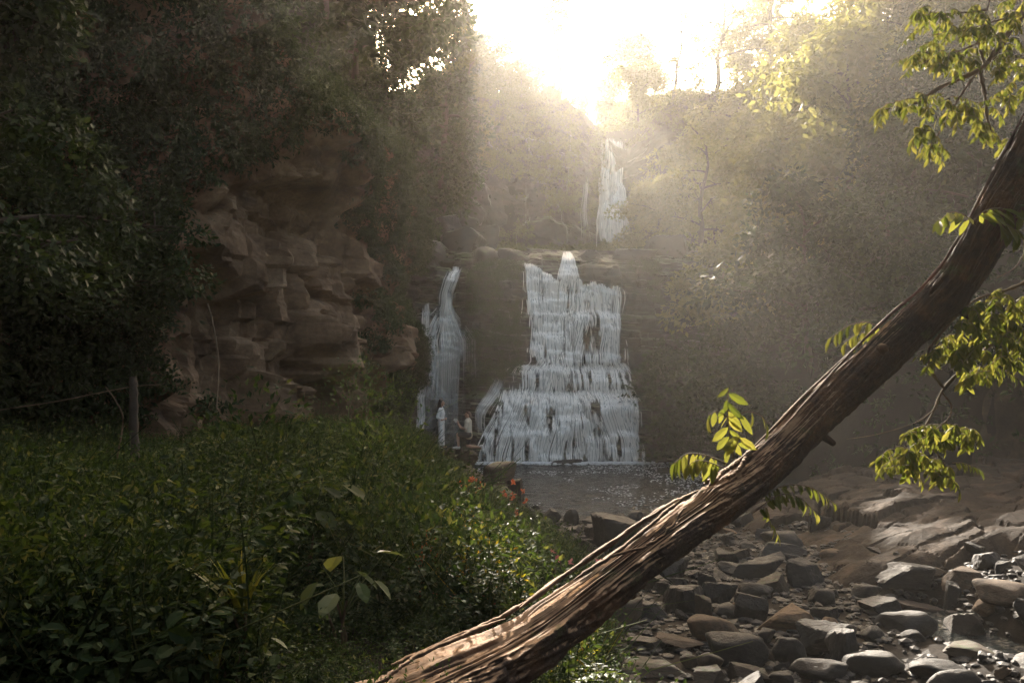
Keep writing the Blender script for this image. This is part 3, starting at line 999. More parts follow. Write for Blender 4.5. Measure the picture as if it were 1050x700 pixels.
def stone_mesh(seed, typ):
    """a stone of unit half-width: a rounded many-sided block ('a'), a flat slab ('s') or a worn boulder ('r')"""
    r = np.random.default_rng(seed)
    k = {'a': 10, 's': 9, 'r': 24}[typ]
    n = rand_dirs(r, k)
    d = r.uniform(.62, 1.0, k) if typ != 'r' else r.uniform(.74, 1.0, k)
    n = np.vstack([n, [[0, 0, 1], [0, 0, -1]]]); d = np.append(d, [.62 if typ != 'r' else .85, .7])
    if typ != 'r':
        n[-2] = [r.normal(0, .12), r.normal(0, .12), 1]; n[-2] /= np.linalg.norm(n[-2])
    c = SV @ n.T
    dist = d[None] / np.maximum(c, .12)
    p = {'a': 60.0, 's': 70.0, 'r': 17.0}[typ]
    rad = np.power(np.sum(np.power(dist, -p), 1), -1 / p)     # soft minimum: worn edges
    v = SV * rad[:, None]
    v = v * (1 + .09 * fbm(v[:, 0] * 1.8 + seed, v[:, 1] * 1.8, v[:, 2] * 1.8, seed=seed, octaves=5)[:, None] + .03 * (vnoise(v[:, 0] * 3.5 + seed, v[:, 1] * 3.5, v[:, 2] * 5, seed=seed + 7, sharp=.8)[:, None] - .5) + .02 * fbm(v[:, 0] * 8, v[:, 1] * 8, v[:, 2] * 8, seed=seed + 3, octaves=4)[:, None])
    v /= np.abs(v).max(0)
    mb = MB(); mb.add(v, SF)
    return mb.mesh("stone", smooth=(typ == 'r'))


STONE_CACHE = {}


def stone(name, label, typ, mat, loc, size, rz, seed, group, tilt=(0, 0), cat="stone", unique=False):
    key = (typ, mat, seed if unique else seed % 7)
    if key not in STONE_CACHE:
        me = stone_mesh(hash(key[2]) % 1000 + {'a': 0, 's': 300, 'r': 600}[typ], typ)
        me.materials.append(M[mat])
        STONE_CACHE[key] = me
    o = link(name, STONE_CACHE[key])
    o.location = loc; o.scale = size; o.rotation_euler = (tilt[0], tilt[1], rz)
    return tag(o, label, cat, group)


G_BED = "stones of the stream bed"
# px, py of the middle, width, height in pixels, type, material, tilt, label
STONES = [
    (699, 599, 24, 17, 'a', 'stone', 0, "small blocky grey stone just right of the leaning trunk's shadow"),
    (726, 600, 28, 24, 'a', 'stone', .3, "pointed grey stone beside the small blocky one near the trunk"),
    (721, 624, 26, 28, 'a', 'stone_brown', .2, "golden brown craggy stone standing above the warm topped boulder"),
    (732, 648, 56, 34, 'r', 'stone_warm', 0, "large oval boulder with a warm sunlit tan top"),
    (666, 627, 40, 24, 'a', 'stone', 0, "dull greenish block in the shade under the leaning trunk"),
    (664, 660, 56, 20, 's', 'stone', .12, "long grey slab lying below the leaning trunk"),
    (700, 664, 62, 8, 's', 'stone_warm', .08, "thin flat tan slab like a plank between dark stones"),
    (631, 656, 16, 30, 's', 'stone_brown', 1.0, "upright brown slab leaning at the left end of the stones"),
    (636, 681, 34, 22, 'a', 'stone_brown', 0, "dark brown block at the lower left corner of the stones"),
    (676, 680, 28, 16, 'r', 'stone', .4, "slim dark stone lying behind the long flat slab at the bottom"),
    (707, 678, 20, 16, 'r', 'stone_brown', 0, "round brown stone above the bottom slab"),
    (728, 679, 24, 20, 'r', 'stone_brown', .2, "round olive brown stone left of the big mossy boulder"),
    (673, 690, 76, 16, 's', 'stone_brown', .05, "long flat grey brown slab along the bottom edge"),
    (728, 693, 54, 20, 's', 'stone_brown', -.15, "curved brown slab at the bottom edge"),
    (803, 563, 60, 22, 's', 'stone', .1, "broad dark slab with a flat top, farthest of the big slabs"),
    (773, 584, 66, 34, 's', 'stone', -.05, "large thick block with a flat pale top and black shaded side"),
    (824, 589, 44, 32, 'a', 'stone', .15, "rounded grey block with an orange sunlit left end"),
    (741, 571, 32, 18, 'a', 'stone', 0, "dark block below the trunk's leafy shoot"),
    (773, 606, 36, 20, 'r', 'stone', 0, "dark dome shaped stone below the flat topped block"),
    (772, 624, 44, 32, 's', 'stone', .5, "tilted grey slab leaning against the long tan topped block"),
    (813, 634, 80, 34, 's', 'stone_warm', .02, "long squared block with a flat tan top"),
    (843, 613, 28, 20, 'r', 'stone', 0, "small round dark stone behind the long tan topped block"),
    (848, 655, 62, 44, 's', 'stone', -.25, "big dark slab tilted towards the viewer"),
    (759, 668, 64, 42, 'r', 'stone', .1, "big dark rounded boulder at the bottom, right of the warm topped one"),
    (808, 668, 34, 32, 'r', 'stone', 0, "smooth round dark boulder in the bottom middle of the stones"),
    (785, 652, 20, 16, 'r', 'stone', 0, "small round dark stone between two large boulders"),
    (760, 692, 52, 20, 'a', 'stone_brown', 0, "flat brown stone at the bottom edge under the big boulder"),
    (842, 690, 64, 22, 'r', 'stone', 0, "long low dark stone at the bottom edge"),
    (800, 695, 32, 16, 'r', 'stone', 0, "low grey stone cut by the bottom edge"),
    (855, 570, 32, 13, 'r', 'stone_warm', 0, "small pinkish sunlit stone at the edge of the rock shelf"),
    (926, 576, 30, 22, 'a', 'stone', .3, "pale grey wedge shaped stone at the foot of the rock shelf"),
    (910, 567, 42, 11, 's', 'stone', .15, "flat grey stone behind the pale wedge"),
    (932, 600, 70, 32, 'a', 'stone', 0, "large black shaded boulder below the rock shelf"),
    (963, 586, 22, 9, 's', 'stone_warm', .1, "small tan flat stone behind the large black boulder"),
    (990, 594, 46, 28, 'a', 'stone_warm', 0, "sunlit tan topped boulder below the rock shelf"),
    (1034, 609, 66, 32, 'r', 'stone_warm', 0, "long rounded sunlit boulder at the right edge"),
    (1013, 623, 32, 20, 'r', 'stone_warm', 0, "small round sunlit stone in front of the long boulder"),
    (942, 617, 64, 24, 's', 'stone_warm', .1, "pale yellowish slab with a bright sunlit top"),
    (908, 622, 54, 24, 'a', 'stone', 0, "dark grey block left of the bright slab"),
    (938, 640, 74, 32, 'r', 'stone', 0, "big rounded dark boulder with a rim of light in front of the bright slab"),
    (975, 613, 26, 32, 'a', 'stone', .2, "dark upright block right of the bright slab"),
    (937, 652, 28, 14, 'r', 'stone', 0, "small grey stone in front of the big rim lit boulder"),
    (992, 668, 70, 20, 's', 'stone_brown', .1, "flat wet brown slab in the glinting rill"),
    (868, 664, 40, 40, 'a', 'stone', .2, "dark broken stone right of the big tilted slab"),
    (886, 607, 32, 18, 'r', 'stone', 0, "low grey stone left of the dark grey block"),
    (868, 588, 26, 14, 'a', 'stone', 0, "small rough grey stone right of the orange ended block"),
    (896, 682, 66, 34, 'r', 'stone', 0, "large black boulder near the bottom edge"),
    (960, 690, 60, 24, 'r', 'stone', 0, "black boulder at the bottom edge beside the rill"),
    (628, 545, 58, 40, 'a', 'stone', 0, "big faceted dark boulder on the pool shore beside the trunk"),
    (587, 530, 22, 18, 'r', 'stone', 0, "round dark stone in the shallows left of the big shore boulder"),
    (567, 529, 26, 17, 'a', 'stone', .2, "brown grey shore stone beside the round one"),
    (588, 543, 40, 12, 's', 'stone', 0, "flat pale shore slab in front of the round stone"),
    (511, 486, 38, 28, 'r', 'stone_brown', 0, "brown boulder under the rock ledge where the couple is"),
    (533, 502, 26, 26, 'a', 'stone_brown', 0, "brown boulder sloping down to the pool"),
    (552, 515, 22, 13, 'a', 'stone', 0, "small wet stone at the water's edge below the brown boulders"),
    (843, 495, 32, 16, 'r', 'stone', 0, "pale round stone behind the leafy shoot under the trunk"),
    (872, 498, 36, 14, 'r', 'stone', 0, "low dark stone on the far right shore"),
    (838, 538, 30, 22, 'a', 'stone', .2, "angular dark stone right of the drooping leafy shoot"),
    (786, 548, 36, 14, 'a', 'stone', 0, "low dark stone below the drooping leafy shoot"),
    (584, 465, 56, 10, 's', 'stone', 0, "flat black rock at the foot of the wide waterfall"),
]
rs = np.random.default_rng(3)
taken = []
for i, (px, py, w, hpx, typ, mat, tl, lab) in enumerate(STONES):
    g = ground_hit(px, py + hpx * .42)
    D = g.y
    if "foot of the wide" in lab: D = 37.6; g = P(px, 468, D)
    W = w * D / FPX
    dep = W * (.75 if typ != 's' else .7)
    Hh = max(hpx * D / FPX - dep * .22, .3 * W if typ != 's' else .16 * W)
    if tl > .8: Hh = hpx * D / FPX
    y = D + dep * .35
    z = max(Hp(g.x, y), -.15)
    c = P(px, py, y)
    stone("boulder" if W > .9 else "stone", lab, typ, mat, (c.x, y, max(z + Hh * .3, c.z if abs(c.z - z) < Hh else z + Hh * .3)), (W / 2, dep / 2, Hh * .62), rs.normal(0, .2), 10 + i, G_BED, (rs.normal(0, .06), tl if tl < .8 else .5), unique=True)
    taken.append((c.x, y, W * .5))

# the smaller stones between them
SMALL = {
    'a': "small dark angular stone wedged among the larger ones of the stream bed",
    'r': "small dark rounded stone wedged among the larger ones of the stream bed",
    's': "small dark flat stone wedged among the larger ones of the stream bed",
}
cnt = 0
while cnt < 225:
    y = rs.uniform(9.2, 23.5); x = rs.uniform(.8, 11.5)
    px = 525 + FPX * x / y
    if px > 1075 or px < 585: continue
    if x < np.interp(y, [p[0] for p in EDGE], [p[1] for p in EDGE]) + .15: continue
    if y > 16 and x > 6.2 + .25 * rs.normal(): continue
    big = rs.random() ** 2.5
    W = .2 + .95 * big
    if any(math.hypot(x - a, y - b) < (c * .7 + W * .3) for a, b, c in taken): continue
    typ = rs.choice(['a', 'r', 's'], p=[.5, .25, .25])
    mat = rs.choice(['stone', 'stone_brown', 'stone_warm'], p=[.72, .22, .06])
    Hh = W * rs.uniform(.3, .62) * (.6 if typ == 's' else 1)
    stone("stone", SMALL[typ], typ, mat, (x, y, max(Hp(x, y), -.1) + Hh * .18), (W / 2, W / 2 * rs.uniform(.6, .95), Hh * .62), rs.uniform(0, 6.28), int(rs.integers(0, 1000)), "small stones between the larger ones: " + {'a': 'angular', 'r': 'rounded', 's': 'flat'}[typ], (rs.normal(0, .18), rs.normal(0, .18)))
    taken.append((x, y, W * .45)); cnt += 1

# rocks on the lip of the falls and the ledge of the couple
TOP = [
    (440, 264, 42, 24, 'r', "rounded brown rock at the lip left of the narrow waterfall"),
    (474, 250, 46, 20, 'a', "broad brown block above the lip of the narrow waterfall"),
    (506, 240, 40, 16, 's', "flat slab rock stacked highest between the two falls"),
    (497, 266, 34, 18, 'r', "rounded rock on the lip right of the narrow waterfall"),
    (524, 265, 36, 18, 'a', "brown block on the lip left of the wide waterfall"),
    (560, 262, 34, 11, 's', "low flat rock between the feeding chute and the wide fall's left lip"),
    (604, 264, 36, 12, 's', "low flat rock right of the feeding chute"),
    (646, 262, 44, 13, 's', "long low rock on the lip below the upper waterfall"),
    (455, 232, 34, 16, 'a', "misty block under the left end of the upper cliff"),
    (690, 258, 50, 22, 'a', "dim rock at the lip right of the wide waterfall"),
]
for i, (px, py, w, hpx, typ, lab) in enumerate(TOP):
    D = 42.9 + (268 - py) * .12
    w, hpx = w * 1.25, hpx * 1.45
    c = P(px, py, D)
    stone("boulder", lab, typ, 'fallrock', (c.x, D, c.z - .15), (w * D / FPX / 2, w * D / FPX * .4, hpx * D / FPX * .62), rs.normal(0, .25), 500 + i, "rocks along the lip of the lower falls", (rs.normal(0, .08), rs.normal(0, .08)), unique=True)

LEDGE_Z = P(455, 458.5, 30).z
lx0, lx1 = P(425, 470, 30).x, P(507, 470, 30).x
mb = MB()
me = stone_mesh(903, 's'); me.materials.append(M['stone_brown'])
o = link("ledge_rock", me); o.location = ((lx0 + lx1) / 2, 30.2, LEDGE_Z - .62); o.scale = ((lx1 - lx0) / 2, 1.35, .66)
tag(o, "broad flat topped brown rock the couple is on", "rock")

# ------------------------------------------------------------------ the leaning trunk
LOG = [(300, 800, 3.5, .205), (400, 736, 4.0, .19), (546, 655, 5.0, .18), (686, 549, 5.8, .15), (771, 493, 6.3, .15), (857, 408, 6.7, .152), (927, 343, 6.7, .162), (983, 288, 6.5, .162), (1040, 192, 6.2, .158), (1090, 100, 6.0, .165), (1150, -20, 5.8, .18), (1220, -160, 5.6, .17)]
rows = [list(P(a, b, c)) + [r] for a, b, c, r in LOG]
LP = catmull(rows, 1000)
LT, LS, LU = frames(LP[:, :3])
seg = np.linalg.norm(np.diff(LP[:, :3], axis=0), axis=1)
LSS = np.concatenate([[0], np.cumsum(seg)])
NA = 190
ang = np.linspace(0, 2 * math.pi, NA, endpoint=False)
A2, S2 = np.meshgrid(ang, LSS, indexing='ij')
ca, sa = np.cos(A2), np.sin(A2)
wob = .5 * fbm(S2 * 1.1, ca * .8, sa * .8, seed=61)
tw = A2 + .25 * S2                                             # the grain winds slowly round the stem
cw, sw = np.cos(tw), np.sin(tw)
rid = 1 - np.abs(fbm(cw * 3.4 + wob, sw * 3.4 + wob, S2 * .8, seed=62, octaves=5)) * 2.4
fib = 1 - np.abs(fbm(cw * 15 + wob * 2, sw * 15, S2 * 1.6, seed=63, octaves=3)) * 2.2
plate = vnoise(cw * 4.5 + 2 * wob, sw * 4.5 + 1.2 * fbm(S2 * 5, cw * 3, sw * 3, seed=68), S2 * 3.4 + wob, seed=64, sharp=.84) - .5
plate2 = vnoise(cw * 9 + 3 * wob, sw * 9, S2 * 8 + 2 * wob, seed=69, sharp=.8) - .5
crack = np.clip(.12 - np.abs(fbm(cw * 5 + wob, sw * 5, S2 * 1.0, seed=70, octaves=4)), 0, .12) / .12
disp = .022 * rid + .009 * fib + .03 * plate + .006 * plate2 - .022 * crack ** 2 + .05 * fbm(ca * .9, sa * .9, S2 * .9, seed=65, octaves=4) + .012 * fbm(cw * 8, sw * 8, S2 * 14, seed=71, octaves=4)
# stripped strands of wood along the sky side
topw = np.exp(-((A2 - 1.75) / .7) ** 2)
strip = vnoise(A2 * 7 + .9 * wob, S2 * .7, seed=66, sharp=.7) - .35
disp = disp * np.interp(np.array([525 + FPX * q[0] / q[1] for q in LP[:, :3]]), [500, 700, 800, 1100], [1, .9, .6, .55])[None, :]
disp = disp + topw * .05 * strip + topw * .025 * (vnoise(A2 * 19 + wob, S2 * 2.2, seed=67, sharp=.5) - .5)
for kx, ka, kr in ((3.1, 4.2, .05), (5.2, 2.6, .06), (6.4, 5.2, .045), (7.6, 3.3, .055)):      # knots
    disp = disp + kr * np.exp(-(((S2 - kx) / .09) ** 2 + (np.angle(np.exp(1j * (A2 - ka))) / .4) ** 2))
rad = LP[None, :, 3] * .9 + disp
# the upper side has split away along the grain and left a flat, torn face
pxs_ = np.array([525 + FPX * q[0] / (q[1] * math.cos(PITCH) + (q[2] - CAMZ) * math.sin(PITCH)) for q in LP[:, :3]])
depth = np.interp(pxs_, [330, 420, 540, 700, 722, 735, 800, 900, 1050], [.9, .7, .52, .5, .6, .82, .86, .8, .84])[None, :]
tear = np.cos(A2 - 1.62 - .22 * fbm(S2 * .9, S2 * 0 + 4, seed=72))
chord = LP[None, :, 3] * (depth + .1 * fbm(S2 * 1.6, cw * 2, seed=73)) / np.maximum(tear, .05)
grain = .05 * (vnoise(A2 * 13 + .8 * wob, S2 * .8, seed=74, sharp=.72) - .5) + .02 * (vnoise(A2 * 34 + wob, S2 * 3.0, seed=75, sharp=.5) - .5)
rad = np.where(tear > .3, np.minimum(rad, chord + grain), rad)
V = LP[None, :, :3] + rad[..., None] * (ca[..., None] * LS[None] + sa[..., None] * LU[None])
mbl = MB()
mbl.add(V.reshape(-1, 3), grid_faces(NA, len(LSS), wrap=True))
for k in (0, -1):                                              # broken ends
    cpt = LP[k, :3] + LT[k] * (.05 if k else -.05)
    ring = V[:, k]
    mbl.add(np.vstack([ring, cpt]), np.array([[i, (i + 1) % NA, NA] for i in range(NA)]))
m, nt, b, out = new_mat("dead_wood")
tc = nt.nodes.new("ShaderNodeTexCoord").outputs["Object"]
big = noise(nt, 2.2, 6, .65, tc)
col = ramp(nt, big, [(.3, (.018, .009, .005)), (.5, (.046, .021, .009)), (.62, (.1, .044, .016)), (.8, (.18, .085, .03))])
fine = noise(nt, 22, 6, .7, tc)
col = mixc(nt, .65, col, ramp(nt, fine, [(.3, (.4, .4, .4)), (.7, (1.35, 1.3, 1.25))]), 'MULTIPLY')
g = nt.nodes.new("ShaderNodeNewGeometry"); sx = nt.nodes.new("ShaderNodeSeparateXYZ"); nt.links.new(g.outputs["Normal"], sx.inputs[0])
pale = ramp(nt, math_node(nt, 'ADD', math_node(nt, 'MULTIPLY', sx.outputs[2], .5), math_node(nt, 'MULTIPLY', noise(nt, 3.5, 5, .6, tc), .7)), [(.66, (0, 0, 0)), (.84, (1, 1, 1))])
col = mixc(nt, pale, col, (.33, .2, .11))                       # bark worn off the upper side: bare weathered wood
mo = ramp(nt, noise(nt, 4.2, 6, .75, tc), [(.58, (0, 0, 0)), (.68, (1, 1, 1))])
col = mixc(nt, math_node(nt, 'MULTIPLY', mo, .65), col, (.07, .075, .018))
nt.links.new(col, b.inputs["Base Color"]); b.inputs["Roughness"].default_value = .8
h = math_node(nt, 'ADD', noise(nt, 30, 6, .7, tc), math_node(nt, 'MULTIPLY', noise(nt, 9, 6, .7, tc), 1.2))
bump(nt, b, h, .7, .02)
M['wood'] = m
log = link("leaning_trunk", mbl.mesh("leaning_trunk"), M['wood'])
tag(log, "thick dead tree trunk leaning across the foreground from lower left to upper right", "tree trunk")


def log_at(px):
    """index along the trunk where its centre line crosses pixel column px"""
    c = np.array([525 + FPX * p[0] / (p[1] * math.cos(PITCH) + (p[2] - CAMZ) * math.sin(PITCH)) for p in LP[:, :3]])
    return int(np.argmin(np.abs(c - px)))


def log_surf(px, a, lift=0.0):
    i = log_at(px)
    j = int(a / (2 * math.pi) * NA) % NA
    d = math.cos(a) * LS[i] + math.sin(a) * LU[i]
    return V[j, i] + d * lift, d


# roots and torn strands of wood running along the upper side
mbr = MB()
r4 = np.random.default_rng(8)
for a0, p0, p1, rr in [(1.95, 770, 1090, .016), (1.55, 800, 1100, .013), (2.15, 560, 715, .018), (1.75, 540, 720, .02), (1.4, 590, 722, .016), (1.2, 620, 700, .012), (1.65, 730, 790, .022), (1.35, 745, 785, .018), (1.9, 735, 775, .02), (2.0, 420, 560, .014), (1.6, 380, 520, .014)]:
    i0, i1 = log_at(p0), log_at(p1)
    idx = np.linspace(i0, i1, 60).astype(int)
    aa = a0 + .18 * np.sin(np.linspace(0, 5, 60) + a0 * 7) + np.cumsum(r4.normal(0, .02, 60))
    jj = (aa / (2 * math.pi) * NA).astype(int) % NA
    dirs = np.cos(aa)[:, None] * LS[idx] + np.sin(aa)[:, None] * LU[idx]
    p = LP[idx, :3] + dirs * (LP[idx, 3] * 1.0 + .03)[:, None]
    tube(mbr, p, rr * (.5 + .7 * vnoise(np.arange(60) * .4, np.arange(60) * 0 + a0)) * np.minimum(1, np.minimum(np.arange(60), np.arange(60)[::-1]) / 6 + .2), 6)
link("wood_strands", mbr.mesh("wood_strands"), M['wood'], log)


# ------------------------------------------------------------------ leafy shoots near the camera
def pinnate(mbt, mbl, pts, n, L, W, droop=.6, rad=.004, seed=0, fold=.18, two=True, start=.2):
    """a curved twig with leaflets hanging along it"""
    r = np.random.default_rng(seed)
    p = catmull([list(q) for q in pts], 24)
    tube(mbt, p, np.linspace(rad, rad * .45, 24), 5)
    t, s, u = frames(p)
    k = np.linspace(start * 23, 23, n)
    i = k.astype(int)
    sgn = np.where(np.arange(n) % 2 == 0, 1.0, -1.0) if two else r.choice([-1, 1], n)
    d = t[i] * .45 + s[i] * sgn[:, None] * .7 + np.array([0, 0, -droop]) + r.normal(0, .18, (n, 3))
    nr = u[i] + r.normal(0, .25, (n, 3)) + .3 * np.array([0, -1, 0])
    l = L * r.uniform(.65, 1.2, n)
    leaves(mbl, p[i], d, nr, l, W / L * l, fold, 1, .15)


def shoot(parent, name, label, twigs, mat='leaf_near', cat=None):
    """twigs: lists of (points, n, L, W, droop, rad)"""
    bt, bl = MB(), MB()
    for k, (pts, n, L, W, dr, rd) in enumerate(twigs):
        pinnate(bt, bl, pts, n, L, W, dr, rd, seed=len(label) * 7 + k)
    st = link(name, bt.mesh(name), M['twig'], parent)
    if label: st["label"] = label
    link("leaves", bl.mesh("leaves", smooth=False), M[mat], st)
    return st


def PP(lst, D):
    return [np.array(P(a, b, D + (c[0] if c else 0))) for a, b, *c in lst]


shoot(log, "leafy_shoot", "upright shoot with limp hanging leaves", [
    (PP([(752, 470), (748, 445), (746, 420), (747, 397)], 6.05), 13, .15, .055, 1.3, .007),
    (PP([(750, 428), (735, 422), (727, 426), (726, 434)], 6.05), 5, .12, .05, 1.5, .004),
    (PP([(750, 428), (766, 422), (780, 426), (786, 434)], 6.05), 4, .15, .045, 1.5, .004),
    (PP([(752, 465), (757, 452), (758, 446)], 6.0), 5, .16, .06, .9, .005)])
shoot(log, "leafy_shoot", "short shoot of broad hanging leaves", [
    (PP([(745, 475), (725, 467), (705, 465), (692, 474)], 5.9), 11, .15, .058, 1.6, .006),
    (PP([(742, 480), (728, 474), (715, 472), (704, 478)], 5.8), 10, .14, .055, 1.6, .005),
    (PP([(740, 478), (732, 476), (722, 480)], 5.95), 7, .12, .05, 1.5, .004)])
shoot(log, "leafy_shoot", "shoot drooping below the trunk with small leaflets", [
    (PP([(768, 520), (800, 499), (830, 499), (856, 516)], 6.2), 20, .11, .04, 1.0, .005),
    (PP([(775, 522), (800, 507), (820, 510), (838, 527)], 6.1), 18, .11, .04, 1.0, .004),
    (PP([(772, 525), (785, 520), (790, 535), (797, 548)], 6.15), 12, .1, .036, .9, .004)])
shoot(log, "leafy_shoot", "sprig of pale leaves behind the upper trunk", [
    (PP([(915, 345), (893, 331), (872, 333), (853, 345)], 6.95), 15, .14, .045, .9, .005),
    (PP([(912, 350), (893, 341), (878, 343), (866, 352)], 6.95), 12, .13, .045, .9, .004)])
shoot(log, "leafy_shoot", "sprig of bright leaves crossing the upper trunk", [
    (PP([(1000, 232), (988, 220), (974, 218), (963, 227)], 6.15), 12, .15, .055, .7, .005),
    (PP([(998, 226), (1010, 216), (1028, 214), (1052, 222)], 6.1), 11, .19, .075, .8, .006),
    (PP([(1010, 224), (1028, 228), (1042, 236), (1055, 246)], 6.1), 9, .18, .075, .9, .005),
    (PP([(1030, 216), (1042, 208), (1060, 206)], 6.2), 6, .17, .07, .8, .005)])


def clump(cx, cy, rx, ry, n, D, seed, L=.085, W=.03, k=13, droop=.8, root=None):
    """many short sprigs filling an oval patch of a branch"""
    r = np.random.default_rng(seed)
    out = []
    for _ in range(int(n * 1.0)):
        a = r.uniform(0, 6.28); q = math.sqrt(r.random())
        x, y = cx + rx * q * math.cos(a), cy + ry * q * math.sin(a)
        dx, dy = r.normal(-.2, 1) * 11, r.uniform(-2, 12)
        dd = r.normal(0, .22)
        out.append((PP([(x, y - 5, dd), (x + dx * .6, y + dy * .2 - 5, dd - .05), (x + dx * 1.4, y + dy, dd - .1)], D), k, L, W, droop, .0035))
    return out


def branch(label, stems, clumps_, D):
    t = None
    bt, bl = MB(), MB()
    for pts, r0, r1 in stems:
        p = catmull([list(q) for q in PP(pts, D)], 30)
        rr = np.linspace(r0, r1, 30) * (1 + .25 * np.sin(np.arange(30) * 1.7))
        tube(bt, p, rr, 7)
    for j, c in enumerate(clumps_):
        for k, (pts, n, L, W, dr, rd) in enumerate(clump(*c[:5], D, 40 + j * 3, **(c[5] if len(c) > 5 else {}))):
            pinnate(bt, bl, pts, n, L, W, dr, rd, seed=j * 50 + k)
    b = link("overhanging_branch", bt.mesh("overhanging_branch"), M['twig'])
    tag(b, label, "branch")
    link("leaves", bl.mesh("leaves", smooth=False), M['leaf_near'], b)


branch("sunlit yellow green branch hanging in from the upper right corner", [
    ([(1110, -60), (1050, 12), (1017, 58), (1003, 72), (960, 92), (938, 106), (903, 113)], .035, .006),
    ([(1003, 72), (985, 98), (972, 120), (960, 142)], .014, .004),
    ([(1004, 70), (1010, 98), (1014, 128), (1030, 152)], .02, .007),
    ([(1016, 60), (1035, 58), (1060, 62)], .012, .005),
    ([(1010, 66), (1003, 40), (1012, 10), (1020, -20)], .014, .005),
    ([(1048, 14), (1020, 22), (985, 32), (955, 36)], .01, .003),
    ([(1012, 10), (980, 14), (945, 16), (930, 20)], .009, .003),
    ([(1004, 44), (985, 52), (960, 58), (945, 66)], .009, .003),
], [(957, 16, 28, 5, 10), (985, 32, 34, 7, 16), (962, 60, 22, 13, 16), (990, 62, 16, 16, 10), (1020, 25, 26, 20, 14), (1045, 30, 22, 30, 16),
    (1045, 82, 22, 26, 18), (925, 116, 22, 8, 10), (955, 103, 20, 9, 10), (950, 138, 14, 8, 8), (960, 152, 8, 8, 5), (985, 112, 12, 14, 8), (1010, 130, 16, 16, 8), (1030, 148, 9, 8, 5)], 7.0)
branch("drooping sunlit branch below the leaning trunk at the right", [
    ([(1130, 250), (1060, 285), (1030, 298), (1005, 305), (985, 318)], .02, .006),
    ([(1110, 275), (1050, 320), (1020, 350), (998, 368), (968, 398), (958, 420), (946, 442), (938, 455)], .018, .006),
    ([(985, 318), (962, 345), (952, 362), (956, 382), (968, 398)], .014, .011),
    ([(966, 402), (975, 415), (973, 428), (960, 440)], .009, .004),
    ([(960, 418), (945, 430), (925, 438), (895, 446), (868, 450)], .007, .002),
    ([(938, 455), (925, 470), (915, 478)], .006, .003),
    ([(942, 450), (965, 470), (972, 492)], .006, .003),
    ([(1050, 260), (1040, 275), (1022, 285)], .006, .003),
], [(1015, 330, 34, 18, 34, dict(L=.085, W=.03)), (1040, 350, 20, 28, 22), (985, 362, 24, 16, 18), (1000, 385, 18, 8, 9), (1040, 310, 20, 12, 12),
    (965, 446, 38, 7, 18, dict(L=.095, W=.034)), (985, 450, 18, 8, 8), (925, 472, 20, 10, 14, dict(L=.08, W=.03)), (950, 478, 28, 10, 12), (968, 492, 14, 9, 6)], 6.6)

# ------------------------------------------------------------------ undergrowth of the left bank
def herb(seed, h=.8, leaf=.1, n=26, asp=.5, detail=0):
    r = np.random.default_rng(seed); b = MB()
    for q in range(3):
        lean = r.normal(0, .22, 2)
        t = np.linspace(0, 1, 8)
        hh = h * r.uniform(.6, 1.1)
        p = np.stack([lean[0] * t ** 1.5 * hh + r.normal(0, .06), lean[1] * t ** 1.5 * hh + r.normal(0, .06), t * hh], 1)
        tube(b, p, np.linspace(.006, .002, 8), 3)
        k = np.sort(r.uniform(.2, 1, n // 3 * 2))
        pts = np.stack([np.interp(k, t, p[:, c]) for c in range(3)], 1)
        az = np.arange(len(k)) * 2.4 + r.uniform(0, 6)
        d = np.stack([np.cos(az), np.sin(az), r.uniform(-.35, .35, len(k))], 1)
        l = leaf * r.uniform(.6, 1.3, len(k)) * (1.25 - .5 * k)
        leaves(b, pts + d * .03, d, np.array([[0, 0, 1.0]]) + r.normal(0, .3, (len(k), 3)), l, l * asp, .2, detail, .15 if detail else 0)
    return b


def fine_bush(seed, rad=.35, leaf=.036, n=230):
    r = np.random.default_rng(seed); b = MB()
    for _ in range(5):
        e = r.normal(0, 1, 3) * np.array([rad, rad, 0]) + np.array([0, 0, rad * 1.6])
        tube(b, np.array([[0, 0, 0], e * .5 + r.normal(0, .04, 3), e]), [.006, .004, .002], 3)
    d = rand_dirs(r, n, .5)
    p = d * rad * r.uniform(.45, 1.1, (n, 1)) * np.array([1, 1, 1.2]) + np.array([0, 0, rad * .9])
    l = leaf * r.uniform(.6, 1.4, n)
    leaves(b, p, d + rand_dirs(r, n) * .9, np.array([[0, 0, 1.0]]) + r.normal(0, .5, (n, 3)), l, l * .5, .2)
    return b


def fern(seed, L=.6, nf=8, pairs=13, w=.09):
    r = np.random.default_rng(seed); b = MB()
    for i in range(nf):
        az = i * 2.4 + r.normal(0, .3); hd = np.array([math.cos(az), math.sin(az), 0])
        l = L * r.uniform(.7, 1.15)
        t = np.linspace(0, 1, 10)[:, None]
        p = hd * l * t * .85 + np.array([0, 0, 1.0]) * l * (.95 * t - .75 * t ** 2.2)
        tube(b, p, np.linspace(.005, .0015, 10), 3)
        k = np.linspace(.18, 1, pairs)
        pts = np.stack([np.interp(k, t[:, 0], p[:, c]) for c in range(3)], 1)
        side = np.cross(hd, [0, 0, 1])
        for sg in (-1, 1):
            d = side[None] * sg + hd[None] * .35 + np.array([[0, 0, -.2]])
            ll = w * (1.15 - k) * 2.0 + .01
            leaves(b, pts, np.repeat(d, pairs, 0), np.array([[0, 0, 1.0]]) + 0 * pts, ll, ll * .3, .1)
    return b


